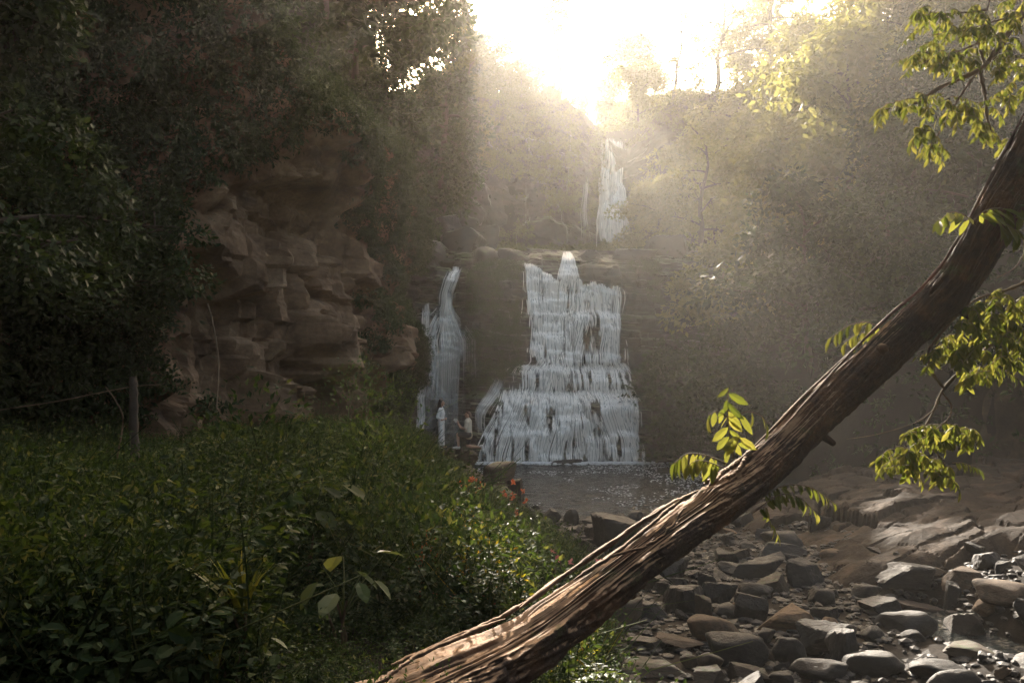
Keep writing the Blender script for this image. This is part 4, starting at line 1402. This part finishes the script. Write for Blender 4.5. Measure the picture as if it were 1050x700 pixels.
def tuft(seed, h=.5, n=26, w=.012):
    r = np.random.default_rng(seed); b = MB()
    for _ in range(n):
        az = r.uniform(0, 6.28); ln = r.uniform(.15, .75); hh = h * r.uniform(.6, 1.2)
        t = np.linspace(0, 1, 5)
        c = np.stack([math.cos(az) * ln * hh * t ** 1.7, math.sin(az) * ln * hh * t ** 1.7, hh * (t - .3 * ln * t ** 2)], 1)
        sd = np.array([-math.sin(az), math.cos(az), 0]) * w
        ww = np.array([.8, 1, .85, .5, .05])[:, None]
        b.add(np.vstack([c - sd * ww, c + sd * ww]), grid_faces(2, 5))
    return b


def broad(seed, n=9, L=.26, asp=.62, h=.55):
    r = np.random.default_rng(seed); b = MB()
    pts, ds, ls = [], [], []
    for i in range(n):
        az = i * 2.4 + r.normal(0, .3); hd = np.array([math.cos(az), math.sin(az), 0])
        hh = h * r.uniform(.45, 1.15); e = hd * r.uniform(.1, .28) + np.array([0, 0, hh])
        tube(b, np.array([[0, 0, 0], e * .55 + np.array([0, 0, .04]), e]), [.008, .006, .004], 4)
        pts.append(e); ds.append(hd + np.array([0, 0, r.uniform(-.9, -.1)])); ls.append(L * r.uniform(.7, 1.2))
    pts, ds, ls = np.array(pts), np.array(ds), np.array(ls)
    leaves(b, pts, ds, np.array([[0, 0, 1.0]]) + r.normal(0, .15, (n, 3)) + ds * np.array([.5, .5, 0]), ls, ls * asp, .12, 1, .2)
    return b


HERB = [herb(300 + k, h=.65 + .08 * k, leaf=.055 + .008 * k, n=42) for k in range(5)] + [herb(310 + k, h=.6, leaf=.09, n=24, asp=.6) for k in range(2)]
FINE = [fine_bush(320 + k) for k in range(5)]
FERN = [fern(340 + k) for k in range(4)]
TUFT = [tuft(350 + k) for k in range(3)]
BROAD = [broad(360 + k, 8, .12, .6, .45) for k in range(4)]
rb = np.random.default_rng(19)


def bank_points(n, near=3.7, far=31.5, pad=.2):
    u = rb.random(n)
    y = near + (far - near) * u ** 1.25
    ed = np.interp(y, [p[0] for p in EDGE], [p[1] for p in EDGE])
    xl = np.maximum(-.7 * y - 1.5, np.interp(y, LCLIFF[:, 1], LCLIFF[:, 0]) + .2)
    x = xl + (ed + pad - xl) * rb.random(n)
    z = height(x, y)
    ppx = 525 + FPX * x / y
    keep = ~((y < 5.0) & (ppx > 420)) & ~((y < 3.6) & (ppx > 120)) & ~((np.abs(x - (-2.2)) < 1.7) & (y > 27.5) & (y < 31.3)) & (z > .12)
    keep &= ~((x > ed - .5) & (y > 24))
    return np.stack([x, y, z - .05], 1)[keep]


def stuff_growth(name, label, protos, n, s0, s1, mat, seed, tilt=.25, **kw):
    p = bank_points(n, **kw)
    clus = .35 + .9 * vnoise(p[:, 0] * .6, p[:, 1] * .6, seed=seed) + .6 * vnoise(p[:, 0] * 1.7, p[:, 1] * 1.7, seed=seed + 1) ** 2
    mb = MB()
    qx = 525 + FPX * p[:, 0] / p[:, 1]
    clus = clus * np.where((p[:, 1] < 5.6) & (qx > 240), .42, 1.0)
    sky_ = np.interp(qx, [0, 200, 330, 390, 425, 438, 447, 470, 505, 545, 600, 650, 690], [418, 432, 422, 416, 426, 441, 466, 474, 492, 520, 553, 585, 640])
    sky_ = sky_ + np.where(qx < 440, 20, 7) * (vnoise(qx / 38.0, p[:, 1] * .25, seed=77) - .35) + np.where(qx < 430, 12, 4) * (vnoise(qx / 11.0, p[:, 1] * .5, seed=78) - .5)
    room = CAMZ - (sky_ - 390) / FPX * p[:, 1] - p[:, 2]
    tall = max(float(np.concatenate(q.v)[:, 2].max()) for q in protos)
    sc_ = np.minimum(rb.uniform(s0, s1, len(p)) * clus, room / tall * rb.uniform(.8, 1.05, len(p)))
    p, sc_ = p[sc_ > .12], sc_[sc_ > .12]
    scatter(protos, p, sc_, mb, seed, tilt=tilt)
    tag(link(name, mb.mesh(name, smooth=False), M[mat]), label, name.replace("_", " "), kind='stuff')


M['leaf_fern'] = leaf_mat("fern_leaf", [(0, (.03, .055, .015)), (.6, (.055, .09, .025)), (1, (.09, .12, .035))], .4)
NEARH = [herb(370 + k, h=.6 + .06 * k, leaf=.05 + .006 * k, n=60, detail=1) for k in range(5)] + [herb(380 + k, h=.5, leaf=.08, n=30, asp=.62, detail=1) for k in range(3)]
stuff_growth("undergrowth", "leafy green herbs covering the left bank", HERB, 3400, .7, 1.25, 'leaf_bank', 401, near=7.5)
stuff_growth("near_undergrowth", "dark leafy herbs of the nearest part of the bank", NEARH, 900, .7, 1.2, 'leaf_bank', 406, far=8.5)
stuff_growth("pale_undergrowth", "paler yellow green herbs of the left bank", HERB + FERN, 700, .7, 1.2, 'leaf_fern', 407, near=7, far=24)
stuff_growth("fine_undergrowth", "fine leaved bushes covering the left bank", FINE, 2600, .7, 1.5, 'leaf_bank', 402)
stuff_growth("ferns", "ferns among the herbs of the left bank", FERN, 420, .7, 1.3, 'leaf_fern', 403)
stuff_growth("grass", "grass tufts among the herbs of the left bank", TUFT, 700, .7, 1.4, 'leaf_fern', 404, near=6.5)
stuff_growth("broad_undergrowth", "broad leaved herbs of the shaded near bank", BROAD, 650, .6, 1.0, 'leaf_bank', 405, far=20)

# gravel between the stones
rg = np.random.default_rng(55)
y = rg.uniform(8.5, 24, 9000); x = rg.uniform(.6, 12.5, 9000)
k = (x > np.interp(y, [p[0] for p in EDGE], [p[1] for p in EDGE]) + .05) & ~((y > 16.5) & (x > 7.5))
x, y = x[k], y[k]
r = rg.uniform(.025, .1, (len(x), 1)) * rg.uniform(.5, 1.2, (len(x), 3)) * np.array([[1.2, 1.2, .7]])
mb = MB(); blobs(mb, np.stack([x, y, height(x, y) + .01], 1), r)
tag(link("gravel", mb.mesh("gravel", smooth=False), M['stone']), "dark gravel between the stones", "gravel", kind='stuff')


# ------------------------------------------------------------------ people
def smat(name, col, rough=.7):
    m, nt, b, out = new_mat(name)
    n_ = noise(nt, 30, 3)
    nt.links.new(mixc(nt, .35, col, ramp(nt, n_, [(.3, tuple(c * .6 for c in col)), (.7, tuple(min(1, c * 1.25) for c in col))])), b.inputs["Base Color"])
    b.inputs["Roughness"].default_value = rough
    M[name] = m


smat("skin", (.42, .25, .17), .5); smat("dark_hair", (.025, .013, .009), .5); smat("white_cloth", (.88, .84, .78)); smat("tan_cloth", (.7, .6, .45))
smat("dark_cloth", (.03, .024, .022)); smat("white_shoe", (.65, .63, .6)); smat("petals", (.75, .74, .7)); smat("short_hair", (.07, .04, .025))


def blend_body(name, chains, voxel, mat, parent, extra=()):
    """limbs given as chains of (x, y, z, radius) merged into one continuous skin"""
    b = MB()
    C, Rr = [], []
    for ch in chains:
        ch = np.array(ch, float)
        for p, q in zip(ch[:-1], ch[1:]):
            d = np.linalg.norm(q[:3] - p[:3]); st = max(2, int(d / (min(p[3], q[3]) * .35)) + 1)
            for t in np.linspace(0, 1, st):
                w = p + (q - p) * t
                C.append(w[:3]); Rr.append([w[3]] * 3)
    for (c, r) in extra:
        C.append(c); Rr.append(r)
    C, Rr = np.array(C), np.array(Rr)
    S2v = []
    ib = bmesh.new(); bmesh.ops.create_icosphere(ib, subdivisions=2, radius=1.0)
    iv = np.array([v.co[:] for v in ib.verts]); fi = np.array([[v.index for v in f.verts] for f in ib.faces]); ib.free()
    b.add((iv[None] * Rr[:, None, :] + C[:, None]).reshape(-1, 3), (fi[None] + (np.arange(len(C)) * len(iv))[:, None, None]).reshape(-1, 3))
    o = link(name, b.mesh(name), mat)
    md = o.modifiers.new("remesh", 'REMESH'); md.mode = 'VOXEL'; md.voxel_size = voxel; md.use_smooth_shade = True
    sm = o.modifiers.new("smooth", 'SMOOTH'); sm.factor = .5; sm.iterations = 3
    dg = bpy.context.evaluated_depsgraph_get()
    me = bpy.data.meshes.new_from_object(o.evaluated_get(dg))
    old = o.data
    o.modifiers.clear(); o.data = me; bpy.data.meshes.remove(old)
    if not me.materials: me.materials.append(mat)
    o.parent = parent
    return o


def hand(wrist, d, up, side, curl=.3, k=1.0):
    """palm, four unequal bent fingers and a thumb off its side; d forward, up = back of the hand, side = towards the thumb"""
    w, d, up, side = map(lambda a: np.array(a, float), (wrist, d, up, side))
    d /= np.linalg.norm(d); side /= np.linalg.norm(side)
    ch = []
    for i, (o_, L) in enumerate(((.03, .075), (.01, .085), (-.011, .08), (-.031, .062))):
        a = w + side * o_ * .5 * k; kn = w + d * .088 * k + side * o_ * k
        m1 = kn + (d - up * curl) * L * .45 * k; m2 = m1 + (d * .8 - up * curl * 2) * L * .5 * k
        ch.append([(*a, .013 * k), (*kn, .0105 * k), (*m1, .009 * k), (*m2, .0075 * k)])
    t0 = w + d * .02 * k + side * .02 * k; t1 = t0 + (d * .5 + side * .8) * .045 * k; t2 = t1 + (d * .95 + side * .15 - up * .2) * .04 * k
    ch.append([(*t0, .014 * k), (*t1, .011 * k), (*t2, .008 * k)])
    return ch


def head_parts(c, f, k=1.0):
    """skull, jaw, nose, brow, ears and lips round centre c; faces along f (unit, horizontal-ish)"""
    c = np.array(c, float); f = np.array(f, float); f /= np.linalg.norm(f); l = np.cross([0, 0, 1], f)
    E = [(c, np.array([.092, .078, .108]) * k), (c + f * .03 * k + np.array([0, 0, -.06]) * k, np.array([.06, .055, .062]) * k),
         (c + f * .105 * k + np.array([0, 0, -.022]) * k, np.array([.02, .014, .018]) * k), (c + f * .094 * k + np.array([0, 0, -.002]) * k, np.array([.014, .012, .024]) * k),
         (c + f * .078 * k + np.array([0, 0, .028]) * k, np.array([.016, .05, .014]) * k), (c + f * .088 * k + np.array([0, 0, -.062]) * k, np.array([.012, .024, .009]) * k),
         (c + f * .075 * k + np.array([0, 0, -.1]) * k, np.array([.02, .022, .018]) * k)]
    for s_ in (1, -1):
        E.append((c + l * s_ * .08 * k - f * .005 * k + np.array([0, 0, -.012]) * k, np.array([.02, .012, .032]) * k))
    return E


# the woman: standing, facing the man (towards +X), forearms folded to her waist
wb = P(452.5, 457.5, 30)
wx, wy, wz = wb.x, wb.y, LEDGE_Z
woman = thing("person", "long haired woman in a white outfit standing on the ledge rock", "person", (wx, wy, wz), rot=(0, 0, R(-8)))
body = []
body += [[(0, 0, .93, .105), (.0, 0, 1.06, .095), (.0, 0, 1.2, .105), (-.01, 0, 1.32, .1), (-.01, 0, 1.4, .06), (0, 0, 1.46, .047), (.01, 0, 1.53, .045)]]
for s_ in (1, -1):
    body += [[(0, s_ * .08, .92, .09), (.01, s_ * .085, .5, .055), (-.01, s_ * .09, .1, .038), (-.01, s_ * .09, .05, .036), (.12, s_ * .1, .025, .026), (.17, s_ * .1, .02, .02)]]
    body += [[(-.01, s_ * .12, 1.38, .06), (-.02, s_ * .185, 1.34, .05), (-.09, s_ * .25, 1.1, .038), (.06, s_ * .16, .99, .03), (.15, s_ * .05, 1.02, .024)]]
    body += hand((.15, s_ * .05, 1.02), (.35, -s_ * .9, .1), (1, 0, .1), (.1, 0, 1), .35, .9)
blend_body("body", body, .008, M['skin'], woman, head_parts((.015, 0, 1.6), (1, 0, .02), .95))
blend_body("hair", [[(-.03, 0, 1.66, .075), (-.075, 0, 1.58, .07), (-.09, 0, 1.46, .065), (-.1, 0, 1.3, .06), (-.1, 0, 1.14, .03)], [(0, .05, 1.66, .055), (-.02, .075, 1.57, .035), (-.0, .085, 1.4, .035), (.02, .08, 1.25, .02)],
                    [(0, -.05, 1.66, .055), (-.02, -.075, 1.57, .035), (0, -.085, 1.4, .035), (.02, -.08, 1.25, .02)], [(-.03, 0, 1.68, .08), (.03, 0, 1.7, .05)]], .012, M['dark_hair'], woman)
blend_body("blouse", [[(0, 0, .96, .125), (0, 0, 1.08, .108), (.01, 0, 1.22, .122), (-.01, 0, 1.34, .112), (-.01, 0, 1.4, .075)], [(.03, .06, 1.25, .07), (.03, -.06, 1.25, .07)]] +
           [[(-.01, s_ * .12, 1.37, .072), (-.02, s_ * .19, 1.33, .064), (-.09, s_ * .255, 1.1, .056), (.0, s_ * .2, 1.03, .05)] for s_ in (1, -1)], .012, M['white_cloth'], woman)
blend_body("wide_trousers", [[(0, 0, 1.0, .118), (0, 0, .9, .13)]] + [[(0, s_ * .07, .92, .105), (.005, s_ * .085, .5, .095), (0, s_ * .09, .1, .115), (.0, s_ * .09, .075, .115)] for s_ in (1, -1)], .012, M['white_cloth'], woman)

# the man: on one knee, facing the woman (towards -X), holding up a small white bunch of flowers
mbp = P(480.5, 461, 29.7)
mx_, my_ = mbp.x, mbp.y
man = thing("person", "man in tan shirt and dark shorts on one knee holding up white flowers", "person", (mx_, my_, LEDGE_Z - .02), rot=(0, 0, R(180 - 6)))
body = [[(0, 0, .5, .12), (.01, 0, .64, .115), (.02, 0, .8, .125), (.02, 0, .95, .125), (.015, 0, 1.03, .075), (.02, 0, 1.08, .055), (.03, 0, 1.14, .055)],
        [(0, -.1, .5, .1), (.05, -.1, .1, .065), (-.1, -.1, .06, .058), (-.36, -.1, .05, .04), (-.42, -.1, .07, .035), (-.45, -.1, .0, .03)],
        [(0, .1, .5, .1), (.36, .12, .5, .07), (.36, .12, .32, .06), (.34, .12, .09, .04), (.36, .12, .05, .036), (.5, .13, .03, .028)],
        [(.02, .15, .98, .07), (.03, .215, .95, .06), (.09, .24, .72, .045), (.26, .14, .72, .036), (.36, .06, .86, .028)],
        [(.02, -.15, .98, .07), (.03, -.215, .95, .06), (.09, -.24, .72, .045), (.26, -.14, .72, .036), (.36, -.06, .86, .028)]]
body += hand((.36, .06, .86), (.5, -.35, .8), (.5, .6, -.3), (0, -.2, 1), .5, .95) + hand((.36, -.06, .86), (.5, .35, .8), (.5, -.6, -.3), (0, .2, 1), .5, .95)
blend_body("body", body, .008, M['skin'], man, head_parts((.045, 0, 1.2), (1, 0, .22), 1.0))
blend_body("hair", [[(.0, 0, 1.27, .07), (-.04, 0, 1.22, .062), (-.045, 0, 1.16, .05)], [(.06, 0, 1.29, .045), (0, .04, 1.27, .05)], [(.05, 0, 1.29, .045), (0, -.04, 1.27, .05)]], .012, M['short_hair'], man)
blend_body("shirt", [[(0, 0, .46, .145), (.01, 0, .64, .135), (.02, 0, .8, .142), (.02, 0, .95, .138), (.015, 0, 1.03, .085)], [(0, .08, .48, .09), (.01, .06, .9, .1)], [(0, -.08, .48, .09), (.01, -.06, .9, .1)]] +
           [[(.02, s_ * .15, .97, .085), (.03, s_ * .22, .94, .075), (.08, s_ * .243, .76, .062)] for s_ in (1, -1)], .012, M['tan_cloth'], man)
blend_body("shorts", [[(0, -.09, .5, .118), (.04, -.1, .2, .09)], [(0, .09, .5, .118), (.3, .12, .5, .095)], [(0, -.06, .5, .13), (0, .06, .5, .13)]], .012, M['dark_cloth'], man)
blend_body("shoe", [[(-.4, -.1, .08, .045), (-.47, -.1, .09, .05), (-.48, -.1, .02, .042)]], .01, M['white_shoe'], man)
blend_body("shoe", [[(.32, .12, .05, .05), (.42, .125, .045, .048), (.52, .13, .035, .04)]], .01, M['white_shoe'], man)
bq = MB()
r6 = np.random.default_rng(4)
cen = np.array([.47, 0, 1.0])
fpos = cen + rand_dirs(r6, 26, .3) * .06 * np.array([1, 1, .8])
for fp in fpos:
    leaves(bq, np.repeat(fp[None], 6, 0), rand_dirs(r6, 6, .4), rand_dirs(r6, 6), .035, .026, .25, 1)
for q in range(9):
    e = fpos[q]
    tube(bq, np.array([[.385, 0, .9], (np.array([.41, 0, .93]) + e) / 2, e]), .004, 4)
flowers = link("flower_bunch", bq.mesh("flower_bunch", smooth=False), M['petals'])
flowers.matrix_world = Matrix.Translation((mx_, my_, LEDGE_Z - .02)) @ Matrix.Rotation(R(174), 4, 'Z')
tag(flowers, "small white bunch of flowers held up by the kneeling man", "flowers")

# ------------------------------------------------------------------ post, line and the plants that stand out on the bank
def wood_tube(name, pts, r, mat, sides=9, n=30, jit=.1):
    p = catmull([list(q) for q in pts], n)
    b = MB()
    tube(b, p, np.interp(np.linspace(0, 1, n), np.linspace(0, 1, len(r)), r) * (1 + jit * np.sin(np.arange(n) * 1.3)), sides)
    return link(name, b.mesh(name), mat)


o = wood_tube("wooden_post", [P(139, 482, 12), P(137, 440, 12), P(137, 405, 12), P(136, 386, 12)], [.07, .065, .06, .055], M['bark'])
tag(o, "dark upright wooden post in the undergrowth below the red cliff", "post")
o = wood_tube("stay_line", [P(-90, 445, 11), P(-20, 424, 11.3), P(60, 411, 11.7), P(131, 397, 12), P(165, 394, 12.2)], [.007, .007], M['twig'], 5)
tag(o, "pale slack line running from the left edge to the post", "line")
for k, (pts, lab) in enumerate([([(70, 640, 5.0), (72, 600, 5.0), (84, 560, 5.05), (88, 545, 5.1)], "thin pale stem rising from the dark bank at the lower left"),
                                ([(120, 470, 11), (126, 430, 11), (118, 410, 11), (108, 396, 11)], "thin bare stem left of the wooden post"),
                                ([(222, 420, 17), (224, 370, 18), (218, 330, 18.5), (213, 312, 19)], "pale root hanging down the red cliff face")]):
    o = wood_tube("stem" if k < 2 else "root", [P(*q) for q in pts], [.012, .006] if k < 2 else [.014, .024], M['twig'], 6)
    tag(o, lab, "stem" if k < 2 else "root")

M['leaf_pale'] = leaf_mat("pale_leaf", [(0, (.06, .085, .035)), (.6, (.1, .125, .06)), (1, (.16, .175, .09))], .3)
M['leaf_strap'] = leaf_mat("strap_leaf", [(0, (.07, .09, .02)), (.6, (.12, .14, .03)), (1, (.2, .19, .05))], .35)
M['leaf_red'] = leaf_mat("dry_red_leaf", [(0, (.12, .03, .012)), (.5, (.22, .075, .025)), (1, (.28, .17, .05))], .4, (1.6, 1.0, .6))
M['leaf_yellow'] = leaf_mat("yellow_leaf", [(0, (.1, .12, .02)), (.5, (.22, .2, .03)), (1, (.3, .17, .03))], .4)
M['petal_orange'] = leaf_mat("orange_petal", [(0, (.42, .09, .03)), (.6, (.55, .17, .07)), (1, (.6, .3, .2))], .4, (1.3, 1.1, 1.0))
M['petal_pink'] = leaf_mat("pink_petal", [(0, (.5, .14, .16)), (1, (.6, .28, .28))], .4, (1.2, 1.0, 1.0))


def plant(px, py, Y, proto, mat, sc, label, cat="plant", name="plant", group=None, part="leaves", extra=None):
    q = P(px, py, Y)
    z = Hp(q.x, Y)
    t = thing(name, label, cat, (q.x, Y, z), group, (0, 0, rb.uniform(0, 6.28)))
    lift = MB(); hgt = max(q.z - z, .1)
    r = np.random.default_rng(int(px * 7 + py))
    for _ in range(3):
        e = np.array([r.normal(0, .05), r.normal(0, .05), hgt])
        tube(lift, np.array([[0, 0, -.05], e * .5 + r.normal(0, .03, 3), e]), [.012, .01, .007], 5)
    link("stem", lift.mesh("stem"), M['twig'], t)
    b = MB()
    scatter([proto], np.array([[0, 0, hgt * .75]]), sc, b, int(px + py), tilt=.1)
    link(part, b.mesh(part, smooth=False), M[mat], t)
    if extra:
        extra(t, hgt * .75, sc)
    return t


def blossoms(mat, n, spread, seed, size=.05):
    def f(t, h, sc):
        r = np.random.default_rng(seed); b = MB()
        for _ in range(n):
            c = r.normal(0, 1, 3) * np.array([spread, spread, spread * .5]) + np.array([0, -.1, h + .3 * sc])
            leaves(b, np.repeat(c[None], 7, 0), rand_dirs(r, 7, .4), rand_dirs(r, 7), size, size * .6, .2, 1)
        link("blossoms", b.mesh("blossoms", smooth=False), M[mat], t)
    return f


plant(318, 548, 6.2, broad(700, 10, .24, .66, .5), 'leaf_bank', 1.0, "broad leaved plant with drooping oval leaves in the middle of the left bank")
plant(352, 615, 5.0, broad(701, 9, .2, .66, .4), 'leaf_pale', .8, "plant with a few large pale round leaves above the lower trunk")
plant(250, 625, 4.1, tuft(702, .42, 26, .016), 'leaf_strap', 1.0, "clump of upright yellowish strap shaped leaves in the lower left")
plant(240, 668, 3.9, broad(703, 6, .16, .42, .2), 'leaf_pale', .8, "low plant with bright cream leaf undersides below the strap leaved clump")
plant(222, 690, 3.8, tuft(704, .3, 9, .014), 'leaf_strap', .9, "few arching pale blades at the bottom left of the cream leaved plant")
plant(478, 542, 11.6, herb(705, .8, .07, 60), 'leaf_bank', 1.1, "flowering herb with orange red blossoms, nearest the middle of the bank", "flowering plant", extra=blossoms('petal_orange', 16, .22, 1, .06))
plant(510, 536, 12.0, herb(706, .8, .07, 60), 'leaf_fern', 1.0, "flowering herb with pale orange blossoms right of the redder one", "flowering plant", extra=blossoms('petal_orange', 13, .24, 2, .055))
plant(572, 568, 9.8, herb(707, .7, .07, 60), 'leaf_fern', .9, "flowering herb with a few pink blossoms beside the flat shore slab", "flowering plant", extra=blossoms('petal_pink', 4, .14, 3, .05))
plant(452, 572, 8.8, herb(708, .7, .07, 60), 'leaf_bank', .9, "herb with two small red blossoms below the orange ones", "flowering plant", extra=blossoms('petal_orange', 3, .14, 4, .05))
plant(463, 622, 6.3, fern(709, .6, 10, 13, .06), 'leaf_red', 1.0, "dry rust red fern just above the leaning trunk", "fern", "fern")
plant(432, 618, 6.6, tuft(710, .55, 30, .012), 'leaf_red', 1.0, "tuft of dry brown red grass left of the rust red fern", "grass tuft", "grass_tuft")
plant(495, 628, 6.2, fine_bush(711, .3, .05, 160), 'leaf_yellow', 1.0, "small yellowing bush right of the rust red fern", "shrub", "shrub")
plant(590, 685, 6.9, fine_bush(712, .3, .055, 170), 'leaf_yellow', .9, "yellow and orange leaved plant under the trunk at the bottom edge", "shrub", "shrub")
plant(524, 606, 7.0, herb(713, .75, .075, 50), 'leaf_pale', 1.0, "pale green herb with upright sprigs behind the trunk", "plant")
plant(352, 480, 14.5, fine_bush(714, .5, .05, 420), 'leaf_fern', 1.5, "bright green rounded bush at the top of the left bank", "shrub", "shrub")
plant(410, 455, 21, fine_bush(715, .5, .06, 420), 'leaf_fern', 1.8, "feathery green bush beside the ledge rock", "shrub", "shrub")
plant(395, 540, 10.0, fern(716, .8, 11, 15, .1), 'leaf_pale', 1.1, "pale drooping fern in the middle of the left bank", "fern", "fern")

# broken stubs on the trunk
for px_, a_, L_, r_ in ((640, 4.6, .09, .035), (830, 5.3, .12, .03), (905, .4, .07, .04), (968, 4.9, .1, .028)):
    q, d_ = log_surf(px_, a_, -.03)
    b_ = MB()
    e_ = q + (d_ * .8 + np.array([.25, 0, -.1])) * L_
    tube(b_, np.array([q, (q + e_) / 2, e_, e_ + (e_ - q) * .08]), np.array([r_ * 1.3, r_, r_ * .8, r_ * .15]), 9)
    link("branch_stub", b_.mesh("branch_stub"), M['wood'], log)

# creepers over the upper cliff, clear of the falling water
rng = np.random.default_rng(404)
ii = rng.integers(0, UCX.shape[0], 9000); jj = rng.integers(0, UCX.shape[1], 9000)
cp = np.stack([UCX[ii, jj], UCY[ii, jj] - .15, np.minimum(UCZ[ii, jj], 10 + (UCZ[ii, jj] - 10) * (1 - .24 * np.exp(-((UCX[ii, jj] - 8.2) / 2.4) ** 2)))], 1)
nse = fbm(cp[:, 0] * .3, cp[:, 2] * .3, seed=405, octaves=4)
pp = 525 + FPX * cp[:, 0] / cp[:, 1]
keep = (nse > .12 - .05 * (cp[:, 2] - 17)) & (np.abs(pp - 632) > 13) & (np.abs(pp - 601) > 5) & (np.abs(pp - 483) > 5) & (np.abs(pp - 461) > 5)
cp = cp[keep]
mb = MB(); scatter(SPRAY, cp, rng.uniform(.6, 1.3, len(cp)), mb, 406, up=np.repeat([[0, -.9, 0]], len(cp), 0))
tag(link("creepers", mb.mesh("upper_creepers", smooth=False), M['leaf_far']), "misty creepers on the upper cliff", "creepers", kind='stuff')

# unseen trees and growth added behind the viewpoint to cut the sky light
for kind, x, y, sc_, lab in (('shade', -5.5, -5.5, 1.2, "unseen spreading tree added as a sky blocker behind the viewpoint on the left"), ('shade', 4.5, -6.5, 1.3, "unseen spreading tree added as a sky blocker behind the viewpoint on the right"), ('shade', -10, 1.5, 1.5, "unseen dense tree added as a sky blocker beside the viewpoint on the left")):
    place_tree(kind, x, y, sc_, x, lab, 'leaf_dark')
p = hill_points(3000, -24, 26, -21, -5, lambda x, y: x > -30)
mb = MB(); scatter(SPRAY_BIG, p, rng.uniform(1.0, 2.0, len(p)), mb, 407)
tag(link("undergrowth", mb.mesh("rear_growth", smooth=False), M['leaf_dark']), "unseen growth on the slope added behind the viewpoint to block sky light", "undergrowth", kind='stuff')

# white flecks added on the pool to imitate glints of reflected sky
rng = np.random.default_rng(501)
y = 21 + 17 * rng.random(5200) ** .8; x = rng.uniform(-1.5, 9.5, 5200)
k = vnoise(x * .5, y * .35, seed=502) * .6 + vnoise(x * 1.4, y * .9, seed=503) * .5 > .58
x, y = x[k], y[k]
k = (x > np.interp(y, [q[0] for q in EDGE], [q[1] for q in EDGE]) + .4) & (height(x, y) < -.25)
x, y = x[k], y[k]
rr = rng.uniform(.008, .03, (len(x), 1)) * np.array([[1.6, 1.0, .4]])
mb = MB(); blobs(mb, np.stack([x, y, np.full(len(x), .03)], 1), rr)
tag(link("glint_flecks", mb.mesh("glint_flecks"), M['foam']), "white flecks imitating glints of sky on the dark pool", "foam", kind='stuff')

# larger plants that stand out of the bank's growth
BIG = [
    (75, 560, 'broad', 'leaf_dark', .9, "dark broad leaved clump at the left edge of the bank"),
    (150, 505, 'fern', 'leaf_fern', 1.5, "large arching fern below the wooden post"),
    (205, 470, 'herb', 'leaf_pale', 1.5, "tall pale green herb right of the wooden post"),
    (268, 492, 'bush', 'leaf_bank', 2.0, "rounded dark bush below the right end of the red cliff"),
    (322, 462, 'herb', 'leaf_fern', 1.6, "tall leafy herb on the crest of the bank below the red cliff"),
    (382, 486, 'bush', 'leaf_fern', 1.7, "fine leaved light green bush on the crest of the bank"),
    (425, 505, 'herb', 'leaf_pale', 1.3, "light green herb on the slope of the bank towards the pool"),
    (300, 600, 'fern', 'leaf_bank', 1.2, "dark fern left of the pale round leaved plant"),
    (130, 625, 'broad', 'leaf_bank', .8, "broad leaved plant low in the left corner of the bank"),
    (470, 560, 'bush', 'leaf_yellow', 1.0, "small yellow green bush between the flowering herbs"),
    (545, 560, 'bush', 'leaf_fern', 1.2, "light green bush at the edge of the bank beside the pool"),
    (60, 480, 'fern', 'leaf_dark', 1.6, "dark fern under the slack line at the left edge"),
]
for k, (px, py, sp, mt, sc_, lab) in enumerate(BIG):
    g = ground_hit(px, py + 45)
    pr = {'broad': lambda: broad(800 + k, 12, .2, .6, .6), 'fern': lambda: fern(800 + k, .62, 11, 15, .08), 'herb': lambda: herb(800 + k, .8, .075, 75, .5, 1), 'bush': lambda: fine_bush(800 + k, .4, .05, 420)}[sp]()
    t = thing({'broad': 'plant', 'fern': 'fern', 'herb': 'plant', 'bush': 'shrub'}[sp], lab, {'broad': 'plant', 'fern': 'fern', 'herb': 'plant', 'bush': 'shrub'}[sp], (g.x, g.y, Hp(g.x, g.y) - .03), None, (0, 0, k * 1.3))
    b = MB(); scatter([pr], np.array([[0, 0, .0]]), sc_, b, 900 + k, tilt=.08)
    link("leaves", b.mesh("leaves", smooth=False), M[mt], t)

# moss and hanging plants on the wall of the lower falls, between and beside the water
rng = np.random.default_rng(611)
n = 5200
x = np.concatenate([rng.uniform(-2.2, .45, n // 3), rng.uniform(6.0, 12.5, n - n // 3)]); z = rng.uniform(.3, 9.9, n)
y = lower_y(x, z) - .05
nse = fbm(x * .6, z * .6, seed=612, octaves=4)
k = (nse > np.where(x < 1, -.05, .2 - .12 * (x - 6))) & ((x > 6.6 + .1 * (9 - z)) | (z > 3.4))
cp = np.stack([x, y, z], 1)[k]
mb = MB(); scatter(SPRAY, cp, rng.uniform(.28, .7, len(cp)), mb, 613, up=np.repeat([[0, -.9, 0]], len(cp), 0))
tag(link("creepers", mb.mesh("wall_creepers", smooth=False), M['leaf_dark']), "dark plants on the wet wall between and right of the lower falls", "creepers", kind='stuff')
